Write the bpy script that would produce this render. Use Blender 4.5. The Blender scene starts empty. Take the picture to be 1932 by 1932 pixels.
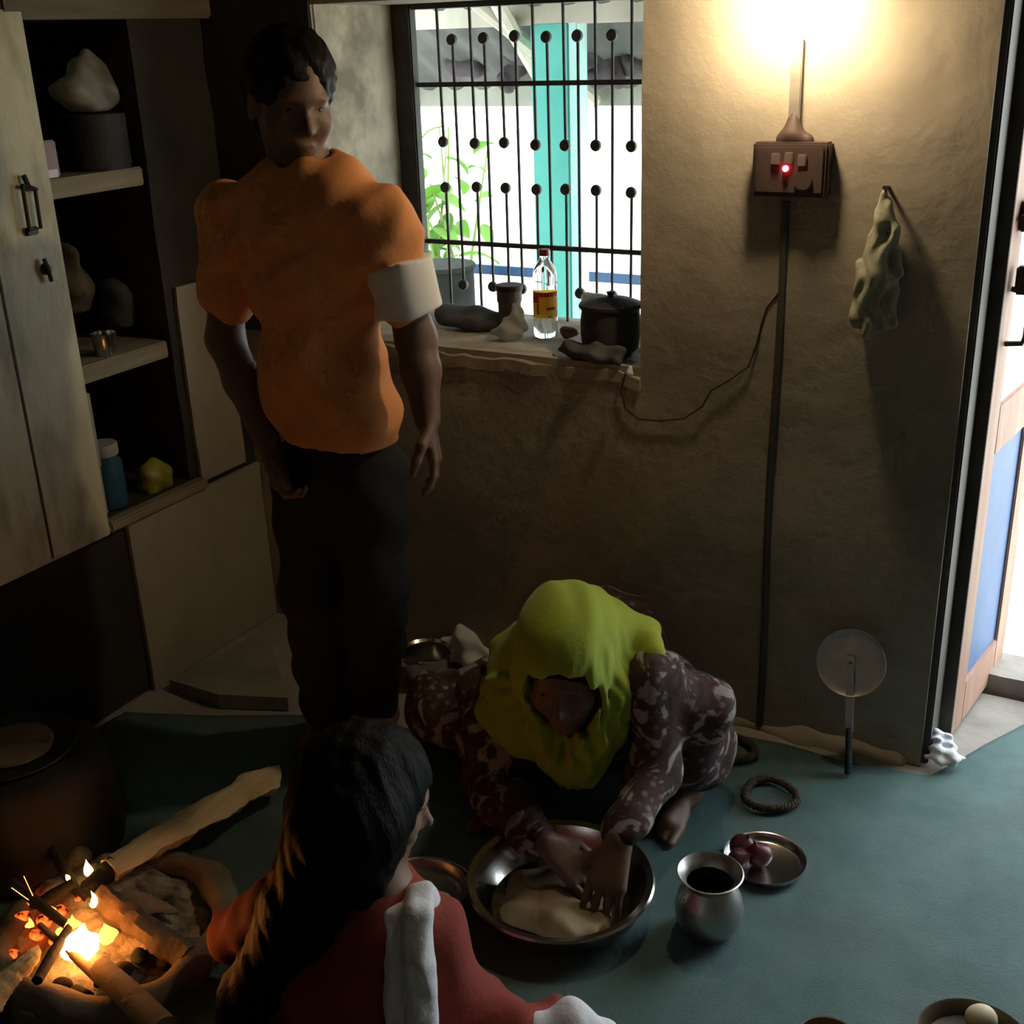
import bpy, bmesh, math, random
import numpy as np
from mathutils import Vector, Matrix, noise
random.seed(7); np.random.seed(7)
scene = bpy.context.scene
COL = scene.collection

# ------------------------------------------------------------------ camera
FPX = 2250.0; CPX = 966.0
PITCH, ROLL, YAW = [math.radians(a) for a in (21.8, -2.0, 29.4)]
CAM = np.array([0.0, 0.0, 1.65])
_f = np.array([-math.sin(YAW)*math.cos(PITCH), math.cos(YAW)*math.cos(PITCH), -math.sin(PITCH)])
_r = np.array([math.cos(YAW), math.sin(YAW), 0.0]); _u = np.cross(_r, _f)
CR = _r*math.cos(ROLL)+_u*math.sin(ROLL); CU = -_r*math.sin(ROLL)+_u*math.cos(ROLL); CF = _f
cd = bpy.data.cameras.new('camera'); cd.sensor_width = 36; cd.lens = FPX*36/1932; cd.clip_start = 0.02
cam = bpy.data.objects.new('camera', cd); COL.objects.link(cam)
cam.matrix_world = Matrix(((CR[0], CU[0], -CF[0], CAM[0]), (CR[1], CU[1], -CF[1], CAM[1]), (CR[2], CU[2], -CF[2], CAM[2]), (0, 0, 0, 1)))
scene.camera = cam

# ------------------------------------------------------------------ sky and exposure
w = bpy.data.worlds.new('sky'); scene.world = w; w.use_nodes = True
bg = w.node_tree.nodes['Background']; bg.inputs[0].default_value = (0.86, 0.95, 1.0, 1); bg.inputs[1].default_value = 7.0
vs = scene.view_settings; vs.view_transform = 'Standard'; vs.look = 'None'; vs.exposure = 0.0; vs.gamma = 1.0; vs.use_curve_mapping = False
scene.cycles.max_bounces = 5; scene.cycles.diffuse_bounces = 3; scene.cycles.glossy_bounces = 3; scene.cycles.use_adaptive_sampling = True; scene.cycles.adaptive_threshold = 0.05; scene.cycles.adaptive_min_samples = 12; scene.cycles.sample_clamp_indirect = 4.0
scene.cycles.use_denoising = True

def portal(name, loc, rot, sx, sy):
    l = bpy.data.lights.new(name, 'AREA'); l.shape = 'RECTANGLE'; l.size = sx; l.size_y = sy; l.cycles.is_portal = True
    o = bpy.data.objects.new(name, l); COL.objects.link(o); o.location = loc; o.rotation_euler = rot
portal('window_portal', (-1.52, 2.99, 1.31), (math.radians(-90), 0, 0), 0.9, 0.84)
portal('door_portal', (0.14, 2.99, 0.98), (math.radians(-90), 0, 0), 0.98, 1.96)

def P(px, py, axis, val):
    """point where the sight line through a pixel meets a real plane (wall, floor, shelf ...)"""
    d = CR*(px-CPX)/FPX - CU*(py-CPX)/FPX + CF
    return CAM + d*((val-CAM[axis])/d[axis])
def fl(px, py, z=0.0): return P(px, py, 2, z)
def at(px, py, y): return P(px, py, 1, y)
V = lambda *a: np.array(a, float)

# ------------------------------------------------------------------ materials
MATS = {}
def mat(name, c1, c2=None, scale=6.0, rough=0.8, metal=0.0, bump=0.0, bscale=30.0, emit=None, estr=0.0, detail=6, stretch=None,
        trans=0.0, lo=0.35, hi=0.65, alpha=1.0, spec=0.5, sheen=0.0, c3=None, scale3=3.0):
    m = bpy.data.materials.new(name); m.use_nodes = True; MATS[name] = m
    nt = m.node_tree; N = nt.nodes; L = nt.links; b = N['Principled BSDF']
    b.inputs['Roughness'].default_value = rough; b.inputs['Metallic'].default_value = metal
    b.inputs['Base Color'].default_value = (*c1, 1); b.inputs['Specular IOR Level'].default_value = spec
    b.inputs['Transmission Weight'].default_value = trans; b.inputs['Alpha'].default_value = alpha
    if sheen: b.inputs['Sheen Weight'].default_value = sheen
    tc = N.new('ShaderNodeTexCoord'); mp = N.new('ShaderNodeMapping'); L.new(tc.outputs['Object'], mp.inputs[0])
    if stretch: mp.inputs['Scale'].default_value = stretch
    def noi(s, d):
        n = N.new('ShaderNodeTexNoise'); n.inputs['Scale'].default_value = s; n.inputs['Detail'].default_value = d
        n.inputs['Roughness'].default_value = 0.6
        L.new(mp.outputs[0], n.inputs['Vector']); return n
    if c2 is not None:
        n = noi(scale, detail); r = N.new('ShaderNodeValToRGB')
        r.color_ramp.elements[0].position = lo; r.color_ramp.elements[1].position = hi
        r.color_ramp.elements[0].color = (*c1, 1); r.color_ramp.elements[1].color = (*c2, 1)
        L.new(n.outputs[0], r.inputs[0]); out = r.outputs[0]
        if c3 is not None:
            n3 = noi(scale3, 4); r3 = N.new('ShaderNodeValToRGB'); r3.color_ramp.elements[0].position = .5; r3.color_ramp.elements[1].position = .68
            L.new(n3.outputs[0], r3.inputs[0])
            mx = N.new('ShaderNodeMix'); mx.data_type = 'RGBA'; L.new(r3.outputs[0], mx.inputs[0]); L.new(out, mx.inputs[6])
            mx.inputs[7].default_value = (*c3, 1); out = mx.outputs[2]
        L.new(out, b.inputs['Base Color'])
    if bump:
        n2 = noi(bscale, 8); bp = N.new('ShaderNodeBump'); bp.inputs['Strength'].default_value = bump; bp.inputs['Distance'].default_value = 0.01
        L.new(n2.outputs[0], bp.inputs['Height']); L.new(bp.outputs[0], b.inputs['Normal'])
    if emit is not None:
        b.inputs['Emission Color'].default_value = (*emit, 1); b.inputs['Emission Strength'].default_value = estr
    return m
mat('plaster', (.29, .255, .20), (.37, .33, .265), 3.0, .9, bump=.5, bscale=14, c3=(.25, .22, .17), scale3=1.6)
mat('dark_plaster', (.016, .0135, .011), (.036, .030, .024), 4, .92, bump=.4, bscale=20)  # near-black plaster of the side wall and the strip beside the window
mat('lit_plaster', (.27, .24, .185), (.33, .30, .235), 5, .9, bump=.25, bscale=25)  # paler plaster, bulb light on the side wall put into its colour
mat('reveal', (.30, .29, .22), (.45, .43, .34), 7, .9, bump=.5, bscale=25, c3=(.20, .19, .145), scale3=6)
mat('ceiling', (.14, .12, .10), (.20, .17, .14), 5, .95)
mat('cement', (.24, .22, .19), (.36, .33, .29), 5, .85, bump=.3, bscale=40)
mat('outdoor_ground', (.62, .60, .52), (.75, .72, .63), 2, .95)
mat('outdoor_wall', (.80, .80, .74), (.9, .9, .85), 2, .9)
mat('mat_weave', (.045, .105, .10), (.085, .155, .15), 5, .75, bump=.25, bscale=180, c3=(.075, .092, .10), scale3=2.2)
mat('old_paint', (.50, .48, .34), (.60, .58, .43), 7, .75, bump=.3, bscale=30, stretch=(1, 2.0, .7), c3=(.30, .275, .19), scale3=4)
mat('dark_wood', (.035, .026, .018), (.06, .045, .03), 12, .7, bump=.2, bscale=50)
mat('shelf_wood', (.20, .165, .105), (.28, .235, .15), 14, .75, bump=.25, bscale=60, stretch=(1, .3, 3))
mat('lintel_wood', (.10, .082, .055), (.14, .115, .08), 14, .8, bump=.25, bscale=60, stretch=(1, .3, 3))
mat('frame_wood', (.028, .032, .024), (.05, .05, .04), 15, .7, bump=.2, bscale=60)
mat('bar_iron', (.05, .05, .045), (.09, .085, .075), 30, .6, metal=.3)
mat('door_pink', (.36, .20, .14), (.48, .29, .21), 12, .6, bump=.15, bscale=60, stretch=(3, 3, .3))
mat('door_edge', (.06, .05, .042), (.09, .078, .066), 12, .7)
mat('door_blue', (.06, .13, .30), (.09, .17, .37), 5, .5, bump=.1, bscale=30)
mat('door_white', (.72, .76, .80), (.8, .84, .88), 5, .5)
mat('iron', (.03, .028, .026), (.06, .055, .05), 20, .5, metal=.6)
mat('steel', (.55, .54, .52), (.66, .65, .63), 10, .22, metal=1.0, bump=.04, bscale=60)
mat('steel_dull', (.42, .41, .39), (.52, .51, .49), 12, .36, metal=.95, bump=.06, bscale=60)
mat('skimmer_metal', (.40, .39, .37), (.5, .49, .47), 14, .5, metal=.7)
mat('black_plastic', (.012, .012, .012), None, rough=.45)
mat('board_brown', (.055, .034, .032), (.08, .05, .046), 9, .55, bump=.1, bscale=40)
mat('switch_cream', (.16, .12, .11), None, rough=.4)
mat('conduit', (.13, .12, .10), (.19, .175, .15), 14, .6)
mat('conduit_dark', (.05, .045, .036), (.085, .075, .06), 14, .7)
mat('holder', (.03, .025, .02), None, rough=.4)
mat('bulb_glow', (1, .9, .7), None, emit=(1, .76, .46), estr=305)
mat('led', (.8, .02, .03), None, rough=.3, emit=(1, .04, .06), estr=22)
mat('bag_cloth', (.26, .27, .20), (.36, .365, .28), 9, .85, bump=.3, bscale=60)
mat('turquoise', (.055, .36, .30), (.08, .42, .355), 5, .6)
mat('turquoise_pale', (.34, .60, .58), (.40, .66, .64), 5, .6)
mat('porch_wood', (.40, .38, .30), (.52, .50, .41), 6, .8, stretch=(1, 1, .3))
mat('porch_sheet', (.05, .055, .05), (.10, .10, .09), 4, .8)
mat('fascia', (.24, .245, .19), (.33, .33, .27), 4, .8)
mat('dark_bundle', (.02, .018, .02), (.06, .045, .05), 6, .9, bump=.5, bscale=20)
mat('leaf', (.14, .32, .045), (.27, .46, .10), 4, .6, trans=.0)
mat('leaf_stem', (.14, .2, .05), None)
mat('rail_blue', (.012, .055, .14), None, rough=.5)
mat('tank_dark', (.012, .013, .011), (.025, .026, .022), 6, .9, spec=.08)
mat('clear_plastic', (.92, .95, .93), None, rough=.06, trans=.95, spec=.5)
mat('oil', (.85, .68, .2), None, rough=.05, trans=.9)
mat('label_yellow', (.80, .46, .05), (.82, .55, .10), 3, .5)
mat('label_red', (.55, .07, .03), None, rough=.5)
mat('cap_red', (.42, .03, .03), None, rough=.4)
mat('jar_brown', (.10, .085, .055), (.17, .145, .095), 12, .8, bump=.3, bscale=60)
mat('plastic_bag', (.42, .41, .36), (.56, .55, .49), 6, .4, bump=.3, bscale=30)
mat('pot_black', (.012, .012, .013), (.035, .034, .034), 9, .75, bump=.35, bscale=40)
mat('cloth_grey', (.045, .047, .05), (.09, .093, .098), 8, .9, bump=.3, bscale=60)
mat('orange_shirt', (.60, .235, .075), (.68, .28, .095), 5, .85, bump=.12, bscale=90)
mat('white_shirt', (.75, .75, .73), None, rough=.8)
mat('trousers', (.006, .0065, .009), (.010, .011, .014), 9, .9, bump=.2, bscale=60)
mat('skin_dark', (.13, .068, .042), (.165, .09, .056), 12, .55, bump=.06, bscale=120)
mat('skin_mid', (.22, .125, .085), (.26, .15, .10), 12, .55, bump=.06, bscale=120)
mat('hair_black', (.0035, .0035, .004), (.007, .007, .0075), 60, .5, bump=.45, bscale=120, stretch=(1, 1, .15), spec=.12)
mat('eye_white', (.30, .27, .24), None, rough=.2)
mat('iris', (.01, .007, .005), None, rough=.15)
mat('lips', (.13, .05, .04), None, rough=.5)
mat('scarf_lime', (.27, .36, .014), (.34, .43, .02), 5, .8, bump=.15, bscale=160, sheen=.2)
mat('red_kurta', (.21, .028, .018), (.26, .04, .025), 6, .85, bump=.2, bscale=90)
mat('white_cloth', (.68, .69, .74), (.76, .77, .80), 6, .85, bump=.3, bscale=60)
mat('dough', (.22, .155, .085), (.33, .25, .14), 9, .6, bump=.3, bscale=30)
mat('dough_ball', (.55, .47, .30), (.62, .54, .36), 9, .6)
mat('onion', (.06, .013, .022), (.13, .032, .042), 14, .35, stretch=(4, 4, .5), bump=.05, bscale=40)
mat('onion_root', (.35, .27, .17), None)
mat('ring_rope', (.035, .028, .02), (.075, .06, .042), 25, .95, bump=.6, bscale=70)
mat('mud', (.13, .105, .072), (.20, .165, .115), 7, .95, bump=.5, bscale=28)
mat('soot_mud', (.010, .008, .0065), (.022, .017, .013), 7, .95, bump=.5, bscale=28)
mat('ash', (.34, .27, .21), (.50, .42, .34), 22, .97, bump=.9, bscale=60, c3=(.07, .05, .04), scale3=9)
mat('charcoal', (.008, .007, .006), (.025, .02, .018), 25, .9, bump=.6, bscale=60)
mat('ember', (.05, .012, .008), None, emit=(1, .10, .012), estr=2.2)
mat('firewood', (.58, .44, .235), (.74, .59, .35), 10, .8, bump=.45, bscale=50, stretch=(3, .6, 3))
mat('bark', (.09, .062, .038), (.15, .105, .065), 12, .9, bump=.6, bscale=40)
mat('stick', (.20, .15, .095), (.29, .22, .14), 12, .85, bump=.4, bscale=40)
mat('flame', (1, .5, .1), None, emit=(1, .36, .05), estr=4)
mat('flame_hot', (1, .6, .2), None, emit=(1, .50, .12), estr=13)
mat('spark', (1, .4, .1), None, emit=(1, .3, .06), estr=5)
mat('wood_bowl', (.06, .045, .022), (.10, .075, .038), 8, .5)
mat('blue_jar', (.018, .07, .12), (.025, .09, .15), 5, .25)
mat('yellow_pack', (.20, .185, .02), (.28, .26, .035), 6, .45, bump=.2, bscale=40)
mat('pack_red', (.18, .09, .09), (.26, .18, .17), 20, .5)
mat('white_stick', (.32, .30, .26), None)
mat('slab', (.20, .19, .15), (.28, .265, .21), 6, .9, bump=.4, bscale=30)
mat('brown_dish', (.16, .10, .045), (.22, .15, .07), 6, .6)
mat('print_dark', (.06, .05, .04), None)
def glow_patches(name, scale, lo, hi, strength):
    nt = MATS[name].node_tree; b = nt.nodes['Principled BSDF']; tc = nt.nodes.new('ShaderNodeTexCoord'); n = nt.nodes.new('ShaderNodeTexNoise')
    n.inputs['Scale'].default_value = scale; n.inputs['Detail'].default_value = 3; nt.links.new(tc.outputs['Object'], n.inputs['Vector'])
    r = nt.nodes.new('ShaderNodeMapRange'); r.inputs['From Min'].default_value = lo; r.inputs['From Max'].default_value = hi; r.inputs['To Max'].default_value = strength
    nt.links.new(n.outputs[0], r.inputs['Value']); nt.links.new(r.outputs[0], b.inputs['Emission Strength'])
for n_ in ('ember', 'spark', 'flame', 'led'): MATS[n_].cycles.emission_sampling = 'NONE'
glow_patches('ember', 45, .42, .70, 5.0)
def thin_sheet(name, weight=.6):
    nt = MATS[name].node_tree; b = nt.nodes['Principled BSDF']; o = [n for n in nt.nodes if n.type == 'OUTPUT_MATERIAL'][0]
    t = nt.nodes.new('ShaderNodeBsdfTranslucent'); m = nt.nodes.new('ShaderNodeMixShader'); m.inputs[0].default_value = weight
    src = b.inputs['Base Color'].links[0].from_socket if b.inputs['Base Color'].links else None
    if src: nt.links.new(src, t.inputs[0])
    else: t.inputs[0].default_value = b.inputs['Base Color'].default_value
    nt.links.new(b.outputs[0], m.inputs[1]); nt.links.new(t.outputs[0], m.inputs[2]); nt.links.new(m.outputs[0], o.inputs[0])
for n_ in ('label_yellow', 'leaf', 'plastic_bag', 'label_red'): thin_sheet(n_)
# printed kameez: dark ground with pale paisley-like blotches
def kameez_mat():
    m = bpy.data.materials.new('kameez_print'); m.use_nodes = True; MATS['kameez_print'] = m
    nt = m.node_tree; N = nt.nodes; L = nt.links; b = N['Principled BSDF']; b.inputs['Roughness'].default_value = .85
    tc = N.new('ShaderNodeTexCoord')
    n = N.new('ShaderNodeTexNoise'); n.inputs['Scale'].default_value = 11; n.inputs['Detail'].default_value = 2; n.inputs['Distortion'].default_value = 2.2
    L.new(tc.outputs['Object'], n.inputs['Vector'])
    r = N.new('ShaderNodeValToRGB'); cr = r.color_ramp
    cr.elements[0].position = .40; cr.elements[0].color = (.030, .017, .016, 1)
    cr.elements[1].position = .60; cr.elements[1].color = (.31, .265, .265, 1)
    e = cr.elements.new(.49); e.color = (.075, .032, .028, 1)
    e = cr.elements.new(.535); e.color = (.035, .022, .022, 1)
    L.new(n.outputs[0], r.inputs[0])
    v = N.new('ShaderNodeTexVoronoi'); v.inputs['Scale'].default_value = 34; L.new(tc.outputs['Object'], v.inputs['Vector'])
    r2 = N.new('ShaderNodeValToRGB'); r2.color_ramp.elements[0].position = .1; r2.color_ramp.elements[1].position = .3
    r2.color_ramp.elements[0].color = (.7, .7, .7, 1); r2.color_ramp.elements[1].color = (0, 0, 0, 1)
    L.new(v.outputs['Distance'], r2.inputs[0])
    mx = N.new('ShaderNodeMix'); mx.data_type = 'RGBA'; L.new(r2.outputs[0], mx.inputs[0]); L.new(r.outputs[0], mx.inputs[6]); mx.inputs[7].default_value = (.23, .18, .175, 1)
    L.new(mx.outputs[2], b.inputs['Base Color'])
kameez_mat()

# ------------------------------------------------------------------ object helpers
WL = {}
def tag(o, label=None, cat=None, group=None, kind=None):
    if label: o['label'] = label
    if cat: o['category'] = cat
    if group: o['group'] = group
    if kind: o['kind'] = kind
    return o
def thing(name, loc, label, cat, group=None, kind=None):
    o = bpy.data.objects.new(name, None); COL.objects.link(o); o.empty_display_size = .05
    o.location = Vector(loc); WL[o.name] = Vector(loc); return tag(o, label, cat, group, kind)
def mesh_obj(name, verts, faces, material, parent=None, origin=None, smooth=True, recalc=True):
    off = WL[parent.name] if parent else Vector(origin if origin is not None else (0, 0, 0))
    me = bpy.data.meshes.new(name)
    vv = np.asarray(verts, float) - np.array(off)
    me.from_pydata(vv.tolist(), [], [list(map(int, f)) for f in faces] if not isinstance(faces, np.ndarray) else faces.tolist())
    if recalc:
        bm = bmesh.new(); bm.from_mesh(me); bmesh.ops.recalc_face_normals(bm, faces=bm.faces); bm.to_mesh(me); bm.free()
    if smooth:
        me.polygons.foreach_set('use_smooth', [True]*len(me.polygons))
    me.materials.append(MATS[material]); me.update()
    o = bpy.data.objects.new(name, me); COL.objects.link(o)
    if parent: o.parent = parent; WL[o.name] = off.copy()
    else: o.location = off; WL[o.name] = off.copy()
    return o
class MB:
    """collects simple shapes into one mesh"""
    def __init__(s): s.v = []; s.f = []
    def add(s, v, f):
        n = len(s.v); s.v += [tuple(x) for x in v]; s.f += [[i+n for i in q] for q in f]; return s
    def box(s, lo, hi, rot=None, ctr=None, bev=0.0):
        lo = np.array(lo, float); hi = np.array(hi, float)
        bm = bmesh.new(); bmesh.ops.create_cube(bm, size=1.0)
        for v in bm.verts: v.co = Vector((lo+hi)/2 + np.array(v.co)*(hi-lo))
        if bev: bmesh.ops.bevel(bm, geom=bm.edges[:], offset=bev, segments=2, affect='EDGES', clamp_overlap=True)
        vs_ = [np.array(v.co) for v in bm.verts]; fs = [[v.index for v in f.verts] for f in bm.faces]; bm.free()
        if rot is not None:
            c = np.array(ctr if ctr is not None else (lo+hi)/2); R = np.array(rot)
            vs_ = [c + R@(v-c) for v in vs_]
        return s.add(vs_, fs)
    def tube(s, path, rad, seg=10, cap=True, flat=1.0, jit=0.0):
        path = [np.array(p, float) for p in path]; n = len(path)
        if not hasattr(rad, '__len__'): rad = [rad]*n
        V_ = []; F_ = []; up = None
        for i, p in enumerate(path):
            t = path[min(i+1, n-1)]-path[max(i-1, 0)]; t /= (np.linalg.norm(t)+1e-9)
            if up is None:
                up = np.array([0, 0, 1.]) if abs(t[2]) < .9 else np.array([1., 0, 0])
            a = np.cross(t, up); a /= np.linalg.norm(a)+1e-9; b = np.cross(a, t); up = b
            for k in range(seg):
                th = 2*math.pi*k/seg; rr = rad[i]*(1+jit*(random.random()-.5))
                V_.append(p + a*math.cos(th)*rr + b*math.sin(th)*rr*flat)
        for i in range(n-1):
            for k in range(seg):
                F_.append([i*seg+k, i*seg+(k+1) % seg, (i+1)*seg+(k+1) % seg, (i+1)*seg+k])
        if cap: F_.append(list(range(seg))[::-1]); F_.append([(n-1)*seg+k for k in range(seg)])
        return s.add(V_, F_)
    def lathe(s, prof, c=(0, 0, 0), seg=40, R=None, wob=None):
        c = np.array(c, float); V_ = []; F_ = []; n = len(prof)
        for i, (r, z) in enumerate(prof):
            for k in range(seg):
                th = 2*math.pi*k/seg; rr = r*(wob(th, i) if wob else 1)
                q = np.array([rr*math.cos(th), rr*math.sin(th), z]); V_.append(c + (R@q if R is not None else q))
        for i in range(n-1):
            for k in range(seg): F_.append([i*seg+k, i*seg+(k+1) % seg, (i+1)*seg+(k+1) % seg, (i+1)*seg+k])
        if prof[0][0] > 1e-4: F_.append(list(range(seg))[::-1])
        if prof[-1][0] > 1e-4: F_.append([(n-1)*seg+k for k in range(seg)])
        return s.add(V_, F_)
    def grid(s, fn, nu, nv, thick=0.0, nrm=None):
        top = [[np.array(fn(u/nu, v/nv), float) for u in range(nu+1)] for v in range(nv+1)]
        W = nu+1; V_ = [p for row in top for p in row]
        F_ = [[v*W+u, v*W+u+1, (v+1)*W+u+1, (v+1)*W+u] for v in range(nv) for u in range(nu)]
        if thick:
            n0 = len(V_); d = np.array(nrm, float)*thick
            V_ += [p-d for p in V_[:n0]]
            F_ += [[q+n0 for q in f[::-1]] for f in F_[:]]
            ring = [u for u in range(W)] + [v*W+nu for v in range(1, nv+1)] + [nv*W+u for u in range(nu-1, -1, -1)] + [v*W for v in range(nv-1, 0, -1)]
            for a, b in zip(ring, ring[1:]+ring[:1]): F_.append([a, b, b+n0, a+n0])
        return s.add(V_, F_)
    def build(s, name, material, parent=None, origin=None, smooth=True, sharp=True):
        o = mesh_obj(name, s.v, s.f, material, parent, origin, smooth)
        if smooth and sharp:
            bm = bmesh.new(); bm.from_mesh(o.data)
            for e in bm.edges:
                if len(e.link_faces) == 2 and e.calc_face_angle(0) > math.radians(38): e.smooth = False
            bm.to_mesh(o.data); bm.free()
        return o

# ------------------------------------------------------------------ implicit surfaces for bodies, cloth and soft things
class Vol:
    def __init__(s, lo, hi, h):
        s.lo = np.array(lo, float); s.h = h; s.n = np.ceil((np.array(hi)-s.lo)/h).astype(int)+1
        s.D = np.full(s.n, .25, np.float32)
    def sub(s, lo, hi):
        a = np.clip(np.floor((np.array(lo)-s.lo)/s.h).astype(int), 0, s.n); b = np.clip(np.ceil((np.array(hi)-s.lo)/s.h).astype(int)+1, 0, s.n)
        sl = tuple(slice(i, j) for i, j in zip(a, b))
        ax = [s.lo[i]+s.h*np.arange(a[i], b[i]) for i in range(3)]
        return sl, np.meshgrid(*ax, indexing='ij')
    def _merge(s, sl, d, k, cut):
        A = s.D[sl]
        if A.size == 0: return
        if cut: A, d = -A, d
        if k > 0:
            h = np.maximum(k-np.abs(A-d), 0)/k; r = np.minimum(A, d)-h*h*k*.25
        else: r = np.minimum(A, d)
        s.D[sl] = -r if cut else r
    def cap(s, p0, p1, r0, r1=None, k=.02, cut=False):
        r1 = r0 if r1 is None else r1; p0 = np.array(p0, float); p1 = np.array(p1, float); m = max(r0, r1)+k+.05
        sl, (X, Y, Z) = s.sub(np.minimum(p0, p1)-m, np.maximum(p0, p1)+m)
        d = p1-p0; L2 = d@d+1e-12
        t = np.clip(((X-p0[0])*d[0]+(Y-p0[1])*d[1]+(Z-p0[2])*d[2])/L2, 0, 1)
        q = np.sqrt((X-p0[0]-t*d[0])**2+(Y-p0[1]-t*d[1])**2+(Z-p0[2]-t*d[2])**2)-(r0+(r1-r0)*t)
        s._merge(sl, q.astype(np.float32), k, cut); return s
    def ell(s, c, r, R=None, k=.02, cut=False):
        c = np.array(c, float); r = np.array(r, float) if hasattr(r, '__len__') else np.array([r]*3, float); m = r.max()+k+.05
        sl, (X, Y, Z) = s.sub(c-m, c+m); X = X-c[0]; Y = Y-c[1]; Z = Z-c[2]
        if R is not None:
            R = np.array(R); X, Y, Z = R[0, 0]*X+R[0, 1]*Y+R[0, 2]*Z, R[1, 0]*X+R[1, 1]*Y+R[1, 2]*Z, R[2, 0]*X+R[2, 1]*Y+R[2, 2]*Z
        k0 = np.sqrt((X/r[0])**2+(Y/r[1])**2+(Z/r[2])**2); k1 = np.sqrt((X/r[0]**2)**2+(Y/r[1]**2)**2+(Z/r[2]**2)**2)+1e-9
        s._merge(sl, (k0*(k0-1)/k1).astype(np.float32), k, cut); return s
    def chain(s, pts, rad, k=.02):
        for a, b, r0, r1 in zip(pts, pts[1:], rad, rad[1:]): s.cap(a, b, r0, r1, k)
        return s
    def plane(s, p, n):      # keep the side the normal points away from
        ax = [s.lo[i]+s.h*np.arange(s.n[i]) for i in range(3)]; X, Y, Z = np.meshgrid(*ax, indexing='ij', sparse=True)
        n = np.array(n, float)/np.linalg.norm(n); s.D = np.maximum(s.D, ((X-p[0])*n[0]+(Y-p[1])*n[1]+(Z-p[2])*n[2]).astype(np.float32)); return s
    def disp(s, fn):
        ax = [s.lo[i]+s.h*np.arange(s.n[i]) for i in range(3)]; X, Y, Z = np.meshgrid(*ax, indexing='ij', sparse=True)
        s.D = s.D + fn(X, Y, Z).astype(np.float32); return s
    def mesh(s):
        D = s.D; S = D < 0; nx, ny, nz = D.shape
        c = [S[i:nx-1+i, j:ny-1+j, k:nz-1+k] for i in (0, 1) for j in (0, 1) for k in (0, 1)]
        anyb = c[0].copy(); allb = c[0].copy()
        for x in c[1:]: anyb |= x; allb &= x
        act = np.argwhere(anyb & ~allb)
        off = [(i, j, k) for i in (0, 1) for j in (0, 1) for k in (0, 1)]
        val = np.stack([D[act[:, 0]+o[0], act[:, 1]+o[1], act[:, 2]+o[2]] for o in off], 1)
        sm = np.zeros((len(act), 3)); ct = np.zeros(len(act))
        for a in range(8):
            for b in range(a+1, 8):
                if sum(abs(off[a][q]-off[b][q]) for q in range(3)) != 1: continue
                va, vb = val[:, a], val[:, b]; msk = (va < 0) != (vb < 0)
                t = np.where(msk, va/(va-vb+1e-12), 0)
                pt = np.array(off[a])[None]+t[:, None]*(np.array(off[b])-np.array(off[a]))[None]
                sm += pt*msk[:, None]; ct += msk
        verts = s.lo+s.h*(act+sm/np.maximum(ct, 1)[:, None])
        idx = np.full((nx-1, ny-1, nz-1), -1); idx[act[:, 0], act[:, 1], act[:, 2]] = np.arange(len(act))
        F_ = []
        for ax in range(3):
            sl0 = [slice(1, -1)]*3; sl0[ax] = slice(0, -1); sl1 = list(sl0); sl1[ax] = slice(1, None)
            A = S[tuple(sl0)]; B = S[tuple(sl1)]; e = np.argwhere(A != B)
            if not len(e): continue
            flip = A[e[:, 0], e[:, 1], e[:, 2]]
            base = e.copy()
            for q in range(3):
                if q != ax: base[:, q] += 1
            b1, b2 = [(1, 2), (2, 0), (0, 1)][ax]
            def g(d1, d2):
                z = base.copy(); z[:, b1] += d1; z[:, b2] += d2; return idx[z[:, 0], z[:, 1], z[:, 2]]
            q4 = np.stack([g(-1, -1), g(0, -1), g(0, 0), g(-1, 0)], 1)
            q4[~flip] = q4[~flip][:, ::-1]; F_.append(q4)
        F_ = np.concatenate(F_); F_ = F_[(F_ >= 0).all(1)]
        return verts, F_
    def build(s, name, material, parent=None, origin=None):
        v, f = s.mesh(); return mesh_obj(name, v, f, material, parent, origin, True, recalc=False)
def waves(amp, specs):
    """cloth folds: sum of sine ridges; each spec = (direction, frequency, phase)"""
    def fn(X, Y, Z):
        o = 0
        for (d, fr, ph, wt) in specs: o = o + wt*np.sin(fr*(X*d[0]+Y*d[1]+Z*d[2])+ph + 1.7*np.sin(fr*.31*(X*d[1]-Y*d[2]+Z*d[0])+ph*2))
        return amp*o
    return fn
def frame(f, u):
    f = np.array(f, float); f /= np.linalg.norm(f); u = np.array(u, float); r = np.cross(f, u); r /= np.linalg.norm(r); u = np.cross(r, f)
    return r, f, u

# ================================================================== THE ROOM
YB = 2.56; XL = -2.31; TH = 0.42; ZS = 0.905
WX0, WX1, WZ0, WZ1 = -1.96, -1.078, ZS, 1.735
DX0, DX1, DZ1 = -0.352, 0.62, 1.96
XR, YF, ZC = 1.6, -1.3, 2.45
def nz(x, y, z, s=1.0): return noise.noise(Vector((x*s, y*s, z*s)))
def slab_grid(mb, lo, hi, step, fn):
    """box with subdivided faces, vertices moved by fn"""
    lo = np.array(lo, float); hi = np.array(hi, float); n = [max(1, int(round((hi[i]-lo[i])/step))) for i in range(3)]
    for ax in range(3):
        a, b = [(1, 2), (0, 2), (0, 1)][ax]
        for side in (0, 1):
            vs_ = []; fs = []; na, nb = n[a], n[b]
            for j in range(nb+1):
                for i in range(na+1):
                    p = np.zeros(3); p[ax] = (lo, hi)[side][ax]; p[a] = lo[a]+(hi[a]-lo[a])*i/na; p[b] = lo[b]+(hi[b]-lo[b])*j/nb
                    vs_.append(p + fn(p))
            for j in range(nb):
                for i in range(na): fs.append([j*(na+1)+i, j*(na+1)+i+1, (j+1)*(na+1)+i+1, (j+1)*(na+1)+i])
            mb.add(vs_, fs)
def struct(o, label): return tag(o, label, None, None, 'structure')
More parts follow.
